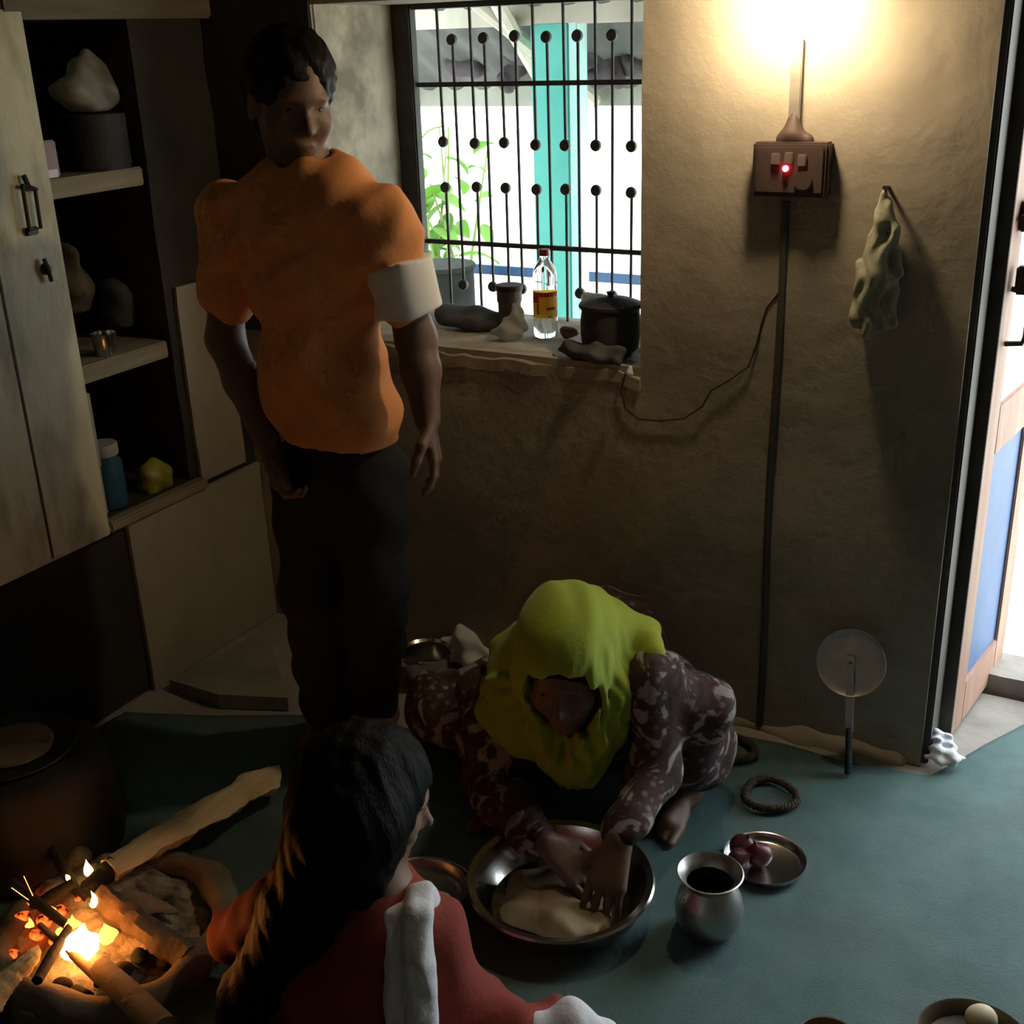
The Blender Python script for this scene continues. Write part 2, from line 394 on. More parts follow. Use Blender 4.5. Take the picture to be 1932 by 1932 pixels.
def rough_y(p): return V(0, .008*nz(p[0], 0, p[2], 3.1)+.004*nz(p[0], 5, p[2], 9), 0) if p[1] < YB+.01 else V(0, 0, 0)
mb = MB()
for lo, hi in (((XL-.4, YB, 0), (WX0, YB+TH, ZC)), ((WX0, YB, 0), (WX1, YB+TH, WZ0)), ((WX0, YB, WZ1), (WX1, YB+TH, ZC)),
               ((WX1, YB, 0), (DX0, YB+TH, ZC)), ((DX0, YB, DZ1), (DX1, YB+TH, ZC)), ((DX1, YB, 0), (XR, YB+TH, ZC))):
    slab_grid(mb, lo, hi, .06, rough_y)
struct(mb.build('wall_back', 'plaster'), 'tan mud-plastered kitchen wall with the barred window')
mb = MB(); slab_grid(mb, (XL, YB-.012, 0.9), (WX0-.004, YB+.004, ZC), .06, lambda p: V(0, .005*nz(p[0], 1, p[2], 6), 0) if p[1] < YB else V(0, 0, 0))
struct(mb.build('trim_8', 'dark_plaster'), 'near-black plaster between the corner and the window')  # thin near-black layer over the left end of the back wall
# window reveal skin (lighter, stained) as its own trim
mb = MB()
def revf(u, v): return (WX0+.004+.003*nz(u*3, v*4, 0, 2), YB+.004+u*(TH-.06), WZ0+v*(WZ1-WZ0))
mb.grid(revf, 14, 30, .01, (1, 0, 0))
struct(mb.build('trim_1', 'reveal'), 'grey stained plaster side of the window recess')
# rough sill, lumpy front lip
mb = MB()
def sillf(u, v):
    x = WX0+u*(WX1-WX0); y = YB-.004+.008*nz(x, 2, 0, 11)*(1-v)+v*(TH-.04); z = ZS+.010*nz(x, y, 0, 9)+.004*nz(x, y, 4, 30)-.022*max(0, .10-v)*10*(.6+1.2*abs(nz(x, 0, 3, 7))); return (x, y, z)
mb.grid(sillf, 70, 26, .03, (0, 0, 1))
struct(mb.build('trim_2', 'plaster'), 'lumpy mud plaster windowsill')
# left wall with the cupboard niche
NY0, NY1, NZ0, NZ1, ND = 1.955, 2.285, .53, 1.715, .36
def rough_x(p): return V(.007*nz(0, p[1], p[2], 3.3)+.004*nz(2, p[1], p[2], 9), 0, 0) if p[0] > XL-.01 else V(0, 0, 0)
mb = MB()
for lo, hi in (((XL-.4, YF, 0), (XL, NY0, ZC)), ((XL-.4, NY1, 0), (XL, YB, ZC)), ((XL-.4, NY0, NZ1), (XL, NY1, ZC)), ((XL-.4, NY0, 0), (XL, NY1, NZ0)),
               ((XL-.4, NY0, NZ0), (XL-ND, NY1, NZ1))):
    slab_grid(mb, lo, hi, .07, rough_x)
struct(mb.build('wall_left', 'dark_plaster'), 'dark brown side wall with the cupboard niche')  # one near-black tone over the whole side wall and niche
# bulb light on the wall below and beside the niche, painted as paler panels
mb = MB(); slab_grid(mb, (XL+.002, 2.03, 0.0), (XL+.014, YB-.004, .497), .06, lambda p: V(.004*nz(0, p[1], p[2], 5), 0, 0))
struct(mb.build('trim_3', 'lit_plaster'), 'pale plaster panel below the niche with bulb light painted in')
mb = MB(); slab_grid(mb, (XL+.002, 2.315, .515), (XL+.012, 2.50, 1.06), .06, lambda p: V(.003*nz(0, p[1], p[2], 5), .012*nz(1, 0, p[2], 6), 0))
struct(mb.build('trim_4', 'lit_plaster'), 'pale patch of painted bulb light between niche and corner')
mb = MB(); mb.box((XL-.02, 1.96, .497), (XL+.03, 2.325, .527), bev=.006)
struct(mb.build('trim_5', 'shelf_wood'), 'wooden lip along the foot of the niche')
mb = MB(); mb.box((XL-.05, 1.90, 1.715), (XL+.035, 2.56, 1.80), bev=.006)
struct(mb.build('trim_6', 'lintel_wood'), 'wooden lintel across the top of the niche')
# rest of the shell
def shell(name, lo, hi, m, label):
    mb = MB(); mb.box(lo, hi); struct(mb.build(name, m, smooth=False), label)
shell('wall_right', (XR, YF, 0), (XR+.2, YB+TH, ZC), 'plaster', 'dim plastered wall behind the doorway side')
shell('wall_front', (XL-.4, YF-.2, 0), (XR+.2, YF, ZC), 'plaster', 'dim plastered wall behind the viewer')
shell('ceiling', (XL-.4, YF-.2, ZC), (XR+.2, YB+TH, ZC+.15), 'ceiling', 'smoke-blackened ceiling')
mb = MB(); slab_grid(mb, (XL-.4, YF-.2, -.10), (XR+.2, YB+TH, -.004), .12, lambda p: V(0, 0, .003*nz(p[0], p[1], 0, 5)) if p[2] > -.05 else V(0, 0, 0))
struct(mb.build('floor', 'cement'), 'bare cement and mud floor along the wall')
# uneven plaster skirting where wall meets floor
vol = Vol((-1.2, 2.40, -.02), (-.32, 2.62, .14), .012)
vol.cap((-1.15, 2.568, -.004), (-.62, 2.568, -.004), .022, .022).cap((-.62, 2.57, -.01), (-.42, 2.565, -.01), .04, .036, .04)
vol.disp(waves(.005, [((1, 0, .3), 40, 0, 1), ((.6, .5, 1), 70, 1, .6)])); vol.plane((0, 0, .09), (0, 0, 1)); vol.plane((-.37, 0, 0), (1, 0, 0))
struct(vol.build('baseboard_back', 'plaster'), 'lumpy plaster bulge at the foot of the wall')

# window: timber frame and welded grille
YG = YB+TH-.05
win = thing('window_1', (-1.52, YG, WZ0), None, None, None, 'structure'); win['label'] = 'window with dark frame and grille of rods ending in discs'
fx = at(799, 300, YG)[0]
MB().box((WX0, YG-.03, WZ0-.02), (fx, YG+.004, WZ1), bev=.004).build('window_frame', 'frame_wood', win)
MB().box((WX1-.02, YG-.02, WZ0-.02), (WX1+.03, YG+.05, WZ1), bev=.004).build('window_frame', 'frame_wood', win)
MB().box((fx, YG-.03, at(1000, 8, YG)[2]), (WX1, YG+.05, WZ1+.02), bev=.004).build('window_frame', 'frame_wood', win)
MB().box((fx, YG-.02, WZ0-.02), (WX1, YG+.05, at(1000, 612, YG)[2]), bev=.004).build('window_frame', 'frame_wood', win)
zt = at(1000, 8, YG)[2]; zb_ = at(1000, 612, YG)[2]
for yy in (157, 465):
    z = at(1005, yy, YG)[2]
    MB().box((fx, YG-.012, z-.006), (WX1, YG+.004, z+.006), bev=.002).build('grille_rail', 'bar_iron', win)
def disc_mesh():
    return MB().lathe([(0.0001, -.006), (.0135, -.006), (.0155, 0), (.0135, .006), (.0001, .006)], seg=20, R=np.array([[1, 0, 0], [0, 0, 1], [0, 1, 0]]))
dproto = None
def disc(x, z):
    global dproto
    if dproto is None:
        dproto = disc_mesh().build('grille_disc', 'bar_iron', win, sharp=True)
        me = dproto.data
        for v in me.vertices: v.co += WL[win.name]
        o = dproto
    else:
        o = dproto.copy(); COL.objects.link(o); o.parent = win
    o.location = Vector((x, YG-.008, z)) - WL[win.name]
BRK = [(262, 262), (412, 422), (556, 567), (705, 722), (852, 862), (1003, 1007), (1170, 1184)]
toX = lambda q: at(740+q/2.6115, 310, YG)[0]
zu, zl, zhi, zlo = at(1000, 271, YG)[2], at(1000, 356, YG)[2], at(1000, 69, YG)[2], at(1000, 545, YG)[2]
for i, (a, b) in enumerate(BRK):
    x = toX((a+b)/2)+random.uniform(-.002, .002)
    MB().tube([(x, YG-.004, zt+.005), (x+.002, YG-.004, zu)], .0042, 8).build('grille_bar', 'bar_iron', win); disc(x+.002, zu+random.uniform(-.003, .003))
    MB().tube([(x+.002, YG-.004, zl), (x, YG-.004, zb_-.005)], .0042, 8).build('grille_bar', 'bar_iron', win); disc(x+.002, zl+random.uniform(-.003, .003))
for i, q in enumerate((330, 480, 628, 778, 925, 1090)):
    x = toX(q)
    MB().tube([(x, YG-.004, zhi), (x+random.uniform(-.003, .003), YG-.004, zlo)], .0042, 8).build('grille_bar', 'bar_iron', win); disc(x, zhi+random.uniform(-.004, .004)); disc(x, zlo)

# door: dark jamb frame, open leaf
door = thing('door_1', (-.345, 2.70, 0), None, None, None, 'structure'); door['label'] = 'open door leaf with blue lower panel in a pinkish wooden frame'
MB().box((DX0-.012, 2.572, 0), (DX0+.016, 2.705, DZ1), bev=.004).build('door_frame', 'door_edge', door)
hL = fl(1786, 1398); hR = fl(1882, 1262); dd = hR-hL; LW = np.linalg.norm(dd[:2]); ang = math.atan2(dd[1], dd[0])
ca, sa = math.cos(ang), math.sin(ang)
def leafbox(name, m, a0, a1, z0, z1, t0, t1, parent, bev=.003):
    # local: along leaf, thickness (towards +x side), height
    R = np.array([[ca, sa, 0], [-sa, ca, 0], [0, 0, 1]]).T
    mb = MB(); mb.box((a0, t0, z0), (a1, t1, z1), bev=bev); mb.v = [tuple(hL + R@np.array(v)) for v in mb.v]; return mb.build(name, m, parent)
leaf = leafbox('door_leaf', 'door_edge', 0, LW, .015, 1.93, 0.004, .03, door)
SW = .085
leafbox('stile', 'door_pink', 0, SW, .012, 1.935, -.008, .004, door); leafbox('stile', 'door_pink', LW-SW, LW, .012, 1.935, -.008, .004, door)
zr = [(.012, .13), (.72, .84), (1.80, 1.935)]
for a, b in zr: leafbox('rail', 'door_pink', SW, LW-SW, a, b, -.008, .004, door)
leafbox('panel', 'door_blue', SW, LW-SW, .13, .72, .0, .006, door, 0)
leafbox('panel', 'door_white', SW, LW-SW, .84, 1.80, .0, .006, door, 0)
leafbox('hinge_edge', 'door_edge', -.004, 0, .012, 1.935, -.008, .03, door, 0)
R_ = np.array([[ca, sa, 0], [-sa, ca, 0], [0, 0, 1]]).T
lp = lambda a, t, z: hL + R_@np.array([a, t, z])
h = MB().tube([lp(.045, -.01, .99), lp(.045, -.045, .995), lp(.047, -.05, 1.01), lp(.047, -.05, 1.09), lp(.045, -.045, 1.105), lp(.045, -.01, 1.11)], .006, 8).build('handle', 'iron', door)
MB().tube([lp(.03, -.018, 1.26), lp(.30, -.018, 1.30)], .008, 8).build('bolt', 'iron', door)
for a in (.06, .14, .24): MB().box(lp(a, -.02, 1.25)-V(.012, .012, .02), lp(a, -.02, 1.25)+V(.012, .012, .045), bev=.003).build('bolt_bracket', 'iron', door)
MB().tube([lp(.09, -.02, 1.22), lp(.10, -.05, 1.20), lp(.12, -.05, 1.15), lp(.10, -.03, 1.12)], .006, 8).build('hasp', 'iron', door)
MB().box(lp(.05, -.03, 1.13)-V(.014, .014, .03), lp(.05, -.03, 1.13)+V(.014, .014, .03), bev=.004).build('hasp_plate', 'iron', door)
mb = MB(); slab_grid(mb, (DX0, 3.0, -.1), (DX1+.3, 3.14, .045), .06, lambda p: V(0, 0, .006*nz(p[0], p[1], 0, 8)) if p[2] > 0 else V(0, 0, 0))
struct(mb.build('trim_7', 'cement'), 'worn cement threshold outside the doorway')

# ================================================================== OUTSIDE
mb = MB(); mb.box((-14, YB+TH, -.35), (9, 22, -.10)); struct(mb.build('ground', 'outdoor_ground', smooth=False), 'sunlit pale yard beyond the window and door')
YP = 4.05
post_lx, post_rx = at(1006, 300, YP)[0], at(1074, 300, YP)[0]
pt = thing('porch_post', ((post_lx+post_rx)/2, YP, -.1), 'turquoise painted porch post outside the window', 'post')
MB().box((post_lx, YP, -.1), (post_rx, YP+.10, at(1000, 44, YP)[2]), bev=.004).build('shaft', 'turquoise', pt)
MB().box((post_rx, YP+.004, -.1), (post_rx+.034, YP+.09, at(1000, 44, YP)[2]), bev=.003).build('side_board', 'turquoise_pale', pt)
roof = thing('porch_roof', (-2.2, 3.8, 1.6), None, None, None, 'structure'); roof['label'] = 'low porch roof of boards and rafters seen through the window top'
z1 = at(1000, 200, 4.6)[2]; 
mb = MB(); mb.grid(lambda u, v: (-4.6+u*4.0, 3.0+v*1.62, 2.35-(2.35-z1-.06)*v+.012*math.sin(u*190)), 120, 8, .008, (0, 0, 1)); mb.build('roof_sheet', 'porch_sheet', roof)
MB().box((-4.6, 4.58, z1), (-.6, 4.62, z1+.13), bev=.003).build('fascia', 'fascia', roof)
zb0 = at(1000, 48, YP)[2]
MB().box((-4.6, YP+.0, zb0), (-.6, YP+.08, zb0+.14), bev=.004).build('beam', 'porch_wood', roof)
for i in range(7):
    x = -3.7+i*.42; dx = (-.22, .15, -.1, .2, -.18, .1, -.2)[i]
    MB().box((-.025, -.8, -.03), (.025, .8, .03), bev=.004)
    mb = MB(); a = V(x, 3.05, 2.22); b = V(x+dx*1.6, 4.55, z1+.02); mb.tube([a, b], .028, 8); mb.build('rafter', 'porch_wood', roof)
for i, (px, py, r, lab) in enumerate(((838, 100, .07, 'dark bundle under the porch rafters nearest the window frame'), (880, 118, .085, 'dark drooping bundle under the porch rafters, second from the frame'), (965, 86, .08, 'upper dark bundle beside the turquoise post'), (968, 138, .06, 'lower dark bundle beside the turquoise post'),
        (1128, 84, .075, 'upper dark bundle on the door side of the turquoise post'), (1150, 130, .09, 'purplish hanging cloth under the porch rafters by the turquoise post'), (1205, 120, .07, 'dark bundle hanging at the wall edge of the window'))):
    p = at(px, py, 4.42); s_ = Vol(p-r*1.7, p+r*1.7, .016); s_.ell(p, (r*.85, r*.6, r*.8)).ell(p+V(.03*(-1)**i, 0, -.03), (r*.5, r*.5, r*.6)); s_.disp(waves(.012, [((1, .4, .2), 45, i, 1), ((.2, .3, 1), 60, 2*i, .7)]))
    o = s_.build('hanging_bundle', 'dark_bundle', None, p)
    tag(o, lab, 'bundle', 'bundles under the porch roof')
zr_ = at(1000, 513, 4.9)[2]
rl = thing('yard_rail', (-2.0, 4.9, -.1), 'blue horizontal rail across the yard outside', 'railing')
MB().box((-3.6, 4.88, zr_-.022), (-.9, 4.91, zr_+.022), bev=.003).build('rail', 'rail_blue', rl)
for x in (-3.5, -1.2): MB().box((x-.025, 4.9, -.1), (x+.025, 4.94, zr_), bev=.003).build('rail_post', 'rail_blue', rl)
tp = at(848, 545, 4.58)
tk = thing('water_drum', (tp[0], 4.6, -.1), 'dark drum standing in the yard behind the window corner', 'drum')
ztop = at(848, 503, 4.58)[2]
MB().lathe([(.14, -.1), (.15, -.08), (.15, ztop*.5), (.156, ztop*.5+.01), (.15, ztop*.5+.02), (.15, ztop-.02), (.14, ztop)], (tp[0]-.04, 4.58, 0), 28).build('drum_body', 'tank_dark', tk)
MB().lathe([(.155, ztop-.012), (.16, ztop), (.155, ztop+.01), (.0001, ztop+.012)], (tp[0]-.04, 4.58, 0), 28).build('drum_lid', 'tank_dark', tk)
# leafy plant
pb = at(850, 520, 5.6); pl = thing('leafy_plant', (pb[0], 5.6, -.1), 'green leafy plant growing in the yard outside the bars', 'plant')
mb = MB(); tips = []
for i in range(9):
    a = random.uniform(-.5, .5); ztp = random.uniform(.75, 1.25); x1 = pb[0]+a*.75
    mb.tube([(pb[0]+a*.1, 5.6, -.1), (pb[0]+a*.4, 5.6+random.uniform(-.1, .1), ztp*.5), (x1, 5.6+random.uniform(-.2, .2), ztp)], [.012, .009, .004], 6)
    for k in range(6): tips.append((pb[0]+a*.75*(k+3)/8, 5.6+random.uniform(-.15, .15), ztp*(k+3)/8))
mb.build('stem', 'leaf_stem', pl)
lf = None
for i, (x, y, z) in enumerate(tips):
    if lf is None:
        def lff(u, v):
            wv = math.sin(math.pi*min(.98, v*.95+.03))**.8*.045; return ((u-.5)*2*wv, v*.2, .03*math.sin(v*3)+abs(u-.5)*.02)
        lf = MB().grid(lff, 4, 8, .001, (0, 0, 1)).build('leaf', 'leaf', pl); o = lf
        for v in lf.data.vertices: v.co += WL[pl.name]
    else:
        o = lf.copy(); COL.objects.link(o); o.parent = pl
    o.location = Vector((x, y, z))-WL[pl.name]; o.rotation_euler = (random.uniform(-.9, .7), random.uniform(-.7, .7), random.uniform(0, 6.28)); sc = random.uniform(.7, 1.2); o.scale = (sc, sc, sc)

# ================================================================== LAMP, SWITCHBOARD, WIRES
YBL = YB-.115
bc = at(1506, 14, YBL); bc[0] = at(1496, 200, YB)[0]
lamp = thing('wall_bulb', (bc[0], YB, bc[2]), 'bare glowing light bulb on the wall above the switchboard', 'lamp')
Rb = np.eye(3)
bulb = MB().lathe([(.0001, -.036), (.014, -.033), (.025, -.024), (.031, -.010), (.031, .002), (.026, .018), (.017, .034), (.0135, .046), (.0135, .056)], bc, 28).build('bulb', 'bulb_glow', lamp)
MB().lathe([(.017, .05), (.019, .055), (.019, .085), (.012, .10), (.006, .12)], bc, 20).build('socket', 'holder', lamp)
MB().tube([bc+V(0, 0, .11), bc+V(0, .03, .135), bc+V(0, .09, .14), V(bc[0], YB+.01, bc[2]+.12)], .007, 8).build('bracket', 'holder', lamp)
sb0, sb1 = at(1421, 268, YB-.035), at(1558, 374, YB-.035)
swb = thing('switchboard', ((sb0[0]+sb1[0])/2, YB, sb1[2]), 'brown box switchboard with red indicator light below the bulb', 'switchboard')
box = MB().box((sb0[0], YB-.035, sb1[2]), (sb1[0], YB+.012, sb0[2]), bev=.004).build('box', 'board_brown', swb)
cx = (sb0[0]+sb1[0])/2; cz = (sb0[2]+sb1[2])/2
MB().box((sb0[0]+.008, YB-.039, sb1[2]+.008), (sb1[0]-.008, YB-.034, sb0[2]-.008), bev=.002).build('cover_plate', 'board_brown', swb)
for k, (dx, dz) in enumerate(((-.028, .022), (0, .024), (.028, .02))):
    MB().box((cx+dx-.009, YB-.046, cz+dz-.012), (cx+dx+.009, YB-.038, cz+dz+.012), bev=.002).build('switch', 'switch_cream', swb)
soc = MB().lathe([(.0001, 0), (.019, 0), (.019, .004), (.0001, .004)], (cx+.032, YB-.04, cz-.02), 20, np.array([[1, 0, 0], [0, 0, -1], [0, 1, 0]])).build('socket_plate', 'board_brown', swb)
lc = at(1482, 318, YB-.042)
MB().lathe([(.0001, -.004), (.0062, -.003), (.0066, .002), (.004, .007), (.0001, .0085)], lc, 16, np.array([[1, 0, 0], [0, 0, -1], [0, 1, 0]])).build('indicator_light', 'led', swb)
# wiring batten bulb -> board, board -> floor
ct = at(1500, 245, YB); cu_ = at(1507, 100, YB)
o = MB().box((-.012, -.012, 0), (.012, .006, np.linalg.norm(cu_-ct)+.04), bev=.002)
ang2 = math.atan2(cu_[0]-ct[0], cu_[2]-ct[2]); Rt = np.array([[math.cos(ang2), 0, math.sin(ang2)], [0, 1, 0], [-math.sin(ang2), 0, math.cos(ang2)]])
o.v = [tuple(V(ct[0], YB-.002, ct[2]-.015)+Rt@np.array(v)) for v in o.v]
tag(o.build('wiring_batten', 'conduit', None, ct), 'short wiring strip between the bulb and the switchboard', 'conduit')
vol = Vol(V(ct[0]-.06, YB-.05, ct[2]-.05), V(ct[0]+.06, YB+.03, ct[2]+.05), .005)
vol.cap((ct[0], YB-.004, ct[2]+.03), (ct[0]-.003, YB-.006, ct[2]-.005), .012, .022).cap((ct[0]-.025, YB-.006, ct[2]-.02), (ct[0]+.03, YB-.006, ct[2]-.02), .013)
tag(vol.build('mud_daub', 'board_brown', None, ct), 'brown lump where the strip enters the switchboard', 'filler')
c0, c1 = at(1483, 380, YB), at(1432, 1372, YB)
pts = [V(c0[0]+(c1[0]-c0[0])*t+.003*math.sin(t*9), YB-.004, c0[2]*(1-t)+.01*t) for t in np.linspace(0, 1, 14)]
o = MB().tube(pts, .0095, 8, flat=1.0).build('conduit_pipe', 'conduit_dark', None, c1)
tag(o, 'long dark conduit running down the wall from switchboard to floor', 'conduit')
wp = [(1480, 520), (1468, 555), (1447, 580), (1437, 610), (1428, 650), (1412, 690), (1375, 720), (1342, 735), (1325, 765), (1290, 788), (1240, 796), (1205, 790), (1180, 770), (1172, 735), (1180, 702)]
o = MB().tube([at(a, b, YB-.006)+V(0, 0, random.uniform(-.003, .003)) for a, b in wp], .0022, 6).build('loose_wire', 'holder', None, at(1340, 740, YB))
tag(o, 'thin loose wire sagging from the conduit to the windowsill', 'wire')

# hanging cloth bag on a nail
bt = at(1673, 357, YB-.02)
hb = thing('hanging_bag', bt, 'crumpled olive cloth bag hanging from a nail by the door', 'bag')
MB().tube([V(bt[0], YB+.01, bt[2]), V(bt[0], YB-.045, bt[2]+.006)], .004, 8).build('nail', 'iron', hb)
vol = Vol(at(1595, 640, YB-.04)-V(.03, .06, .03), at(1712, 345, YB-.04)+V(.03, .10, .03), .005)
A = lambda px, py, dy=.035: at(px, py, YB-dy)
vol.chain([A(1673, 362), A(1668, 420), A(1650, 520), A(1635, 600)], [.006, .016, .030, .026], .012)
vol.chain([A(1675, 365), A(1688, 430), A(1690, 520), A(1672, 610)], [.006, .009, .013, .017], .008)
vol.chain([A(1660, 400), A(1632, 500), A(1615, 595)], [.006, .012, .013], .008)
vol.chain([A(1612, 598), A(1640, 620), A(1675, 608)], [.014, .017, .013], .012)
dv = at(1673, 362, YB)-at(1645, 600, YB); dv /= np.linalg.norm(dv); pv = (-dv[2], 0, dv[0])
vol.disp(waves(.0035, [((pv[0], 0, pv[2]), 210, .5, 1), ((pv[0], .2, pv[2]+.1), 120, 1.5, .8)]))
vol.build('cloth', 'bag_cloth', hb)

# round-bladed skimmer leaning on the wall
dc = at(1606, 1250, YB-.06); hb_ = fl(1600, 1462, .012); 
sk = thing('skimmer', V(hb_[0], hb_[1], 0), 'large round metal skimmer leaning on the wall, black grip on the floor', 'skimmer')
n_ = V(.05, -.95, .32); n_ /= np.linalg.norm(n_); r_ = np.cross(V(0, 0, 1), n_); r_ /= np.linalg.norm(r_); u_ = np.cross(n_, r_)
RR = np.stack([r_, u_, n_], 1)
MB().lathe([(.0001, .0), (.035, .002), (.06, .001), (.074, .004), (.0785, .008), (.079, .005), (.074, 0), (.0001, -.003)], dc, 44, RR).build('blade', 'skimmer_metal', sk)
hs = dc+n_*.012; he = hb_+V(0, 0, .006); hd = he-hs; mid = hs+hd*.62
def strip(a, b, w_, t_):
    d = (b-a)/np.linalg.norm(b-a); s_ = np.cross(d, n_); s_ /= np.linalg.norm(s_); nn = np.cross(s_, d); m_ = MB(); V_ = []
    for q in (a, b):
        for i, j in ((-1, -1), (1, -1), (1, 1), (-1, 1)): V_.append(q+s_*w_*i+nn*t_*j)
    m_.add(V_, [[0, 1, 2, 3], [4, 5, 6, 7], [0, 1, 5, 4], [1, 2, 6, 5], [2, 3, 7, 6], [3, 0, 4, 7]]); return m_
strip(hs+(hs-he)*.06, mid, .0085, .003).build('shaft', 'skimmer_metal', sk, sharp=True)
MB().tube([mid+(hs-mid)*.05, mid+(he-mid)*.1, mid+(he-mid)*.6, he], [.011, .0125, .0125, .0145], 10, flat=.6).build('grip', 'black_plastic', sk)
MB().lathe([(.0001, 0), (.007, 0), (.006, .006), (.0001, .008)], hs+n_*.003, 14, RR).build('rivet', 'steel', sk)

# ================================================================== CUPBOARD NICHE
cb = thing('cupboard_door', (XL+.02, 1.95, .50), 'pale stained wooden cupboard door with iron latch, swung open beside the niche', 'door')
MB().box((XL+.013, 1.38, .50), (XL+.036, 1.952, 1.735), bev=.004).build('leaf', 'old_paint', cb)
for y0 in (1.57, 1.765): MB().box((XL+.034, y0-.003, .51), (XL+.0375, y0+.003, 1.73)).build('batten_line', 'dark_wood', cb)
lt = P(55, 390, 0, XL+.045); 
ring = [P(a, b, 0, XL+.05) for a, b in ((42, 350), (66, 356), (77, 430), (56, 436), (42, 350))]
rg = MB().tube(ring, .0045, 8).build('latch_ring', 'iron', cb)
MB().tube([P(44, 330, 0, XL+.045), P(54, 352, 0, XL+.05), P(68, 358, 0, XL+.045)], .006, 8).build('latch_staple', 'iron', cb)
MB().box(P(60, 436, 0, XL+.036)-V(0, .02, .008), P(60, 436, 0, XL+.046)+V(0, .02, .008), bev=.002).build('latch_bar', 'iron', cb)
q = P(90, 508, 0, XL+.045); MB().lathe([(.0001, 0), (.014, 0), (.012, .008), (.0001, .01)], q-V(.008, 0, 0), 14, np.array([[0, 0, 1], [1, 0, 0], [0, 1, 0]])).build('hasp', 'iron', cb)
MB().tube([P(83, 488, 0, XL+.045), P(90, 505, 0, XL+.052), P(97, 530, 0, XL+.047)], .005, 8).build('hasp_pin', 'iron', cb)
SH = [1.372, .925]
for z, lab in zip(SH, ('upper wooden shelf board in the niche, below the white bag', 'lower wooden shelf board in the niche, under the steel tumbler')):
    o = MB().box((XL-ND+.002, NY0+.002, z-.045), (XL-.01, NY1-.002, z), bev=.004).build('niche_shelf', 'shelf_wood', None, (XL-.2, 2.1, z-.045)); tag(o, lab, 'shelf', 'niche shelves')
# contents
def soft(name, m, c, prims, lab, cat, h=.008, wav=.006, fr=45, grp=None, seed=0):
    c = np.array(c); vol = Vol(c-.22, c+.22, h)
    for p in prims: vol.ell(c+np.array(p[0]), p[1], k=.03)
    vol.disp(waves(wav, [((1, .3, .2), fr, seed, 1), ((.2, .5, 1), fr*1.3, seed*2+1, .8), ((.5, -1, .4), fr*.8, seed+2, .7)]))
    z0 = min(c[2]+p[0][2]-p[1][2]*.9 for p in prims); vol.plane((0, 0, z0), (0, 0, -1))
    return tag(vol.build(name, m, None, (c[0], c[1], z0)), lab, cat, grp)
q = P(160, 165, 0, XL-.10); q[2] = SH[0]+.10
soft('plastic_bag', 'plastic_bag', P(165, 170, 0, XL-.09), [((0, .02, 0), (.06, .07, .055)), ((0, -.02, .0), (.06, .07, .04)), ((0, .01, .05), (.03, .03, .035))], 'white crumpled plastic bag on the top shelf of the niche', 'bag', wav=.008, fr=60)
bx0 = P(165, 170, 0, XL-.09)
o = MB().lathe([(.0001, 0), (.075, 0), (.08, .01), (.08, max(.03, bx0[2]-.055-SH[0])), (.0001, max(.03, bx0[2]-.055-SH[0]))], (bx0[0], bx0[1], SH[0]), 28).build('storage_tin', 'pot_black', None, (bx0[0], bx0[1], SH[0]))
tag(o, 'dark round tin under the white bag on the top shelf', 'tin')
q = P(92, 296, 0, XL-.04); pk = thing('small_packet', (q[0], q[1], SH[0]), 'small reddish packet on the top shelf next to the cupboard door', 'packet')
MB().box((q[0]-.02, q[1]-.03, SH[0]), (q[0]+.012, q[1]+.018, SH[0]+.085), bev=.004).build('carton', 'pack_red', pk)
MB().box((q[0]+.012, q[1]-.02, SH[0]+.002), (q[0]+.0135, q[1]+.008, SH[0]+.02)).build('print', 'white_cloth', pk)
q = P(192, 612, 0, XL-.05); tb = thing('steel_tumbler', (q[0], q[1], SH[1]), 'small steel tumbler on the lower niche shelf', 'tumbler')
MB().lathe([(.0001, 0), (.026, 0), (.029, .02), (.032, .055), (.0335, .057), (.031, .055), (.027, .004), (.0001, .003)], (q[0], q[1], SH[1]+.001), 30).build('cup', 'steel', tb)
soft('dark_cloth_bag', 'cloth_grey', P(205, 575, 0, XL-.17), [((0, .03, 0), (.055, .05, .068))], 'dark bag behind the steel tumbler on the lower shelf', 'bag', wav=.008)
soft('grey_cloth_bundle', 'jar_brown', P(140, 520, 0, XL-.22), [((0, -.01, 0), (.06, .035, .09)), ((0, 0, -.05), (.06, .04, .05))], 'brown cloth bundle at the door end of the lower shelf', 'bundle', wav=.008)
zf = NZ0
q = P(207, 935, 0, XL-.05); jr = thing('blue_jar', (q[0], q[1], zf), 'blue plastic jar standing at the bottom of the niche', 'jar')
zt_ = P(205, 850, 0, XL-.05)[2]
MB().lathe([(.0001, 0), (.04, 0), (.045, .006), (.045, zt_-zf-.025), (.036, zt_-zf-.01), (.036, zt_-zf)], (q[0], q[1], zf+.001), 30).build('body', 'blue_jar', jr)
MB().lathe([(.0001, .03), (.038, .03), (.04, .026), (.04, .0), (.0001, 0)], (q[0], q[1], zt_-.003), 30).build('lid', 'white_stick', jr)
soft('yellow_packet', 'yellow_pack', P(287, 900, 0, XL-.05), [((0, 0, 0), (.035, .05, .045)), ((0, .02, -.02), (.035, .04, .03))], 'yellow plastic packet beside the blue jar', 'packet', h=.006, wav=.005, fr=80)
a, b = P(162, 742, 0, XL-.03), P(180, 835, 0, XL-.03); a2 = V(b[0], b[1]+.0, zf+.005)
tag(MB().box((b[0]-.006, b[1]-.012, zf), (b[0]+.006, b[1]+.004, a[2]), bev=.002).build('wooden_stick', 'white_stick', None, (b[0], b[1], zf)), 'thin white stick standing upright behind the blue jar', 'stick')

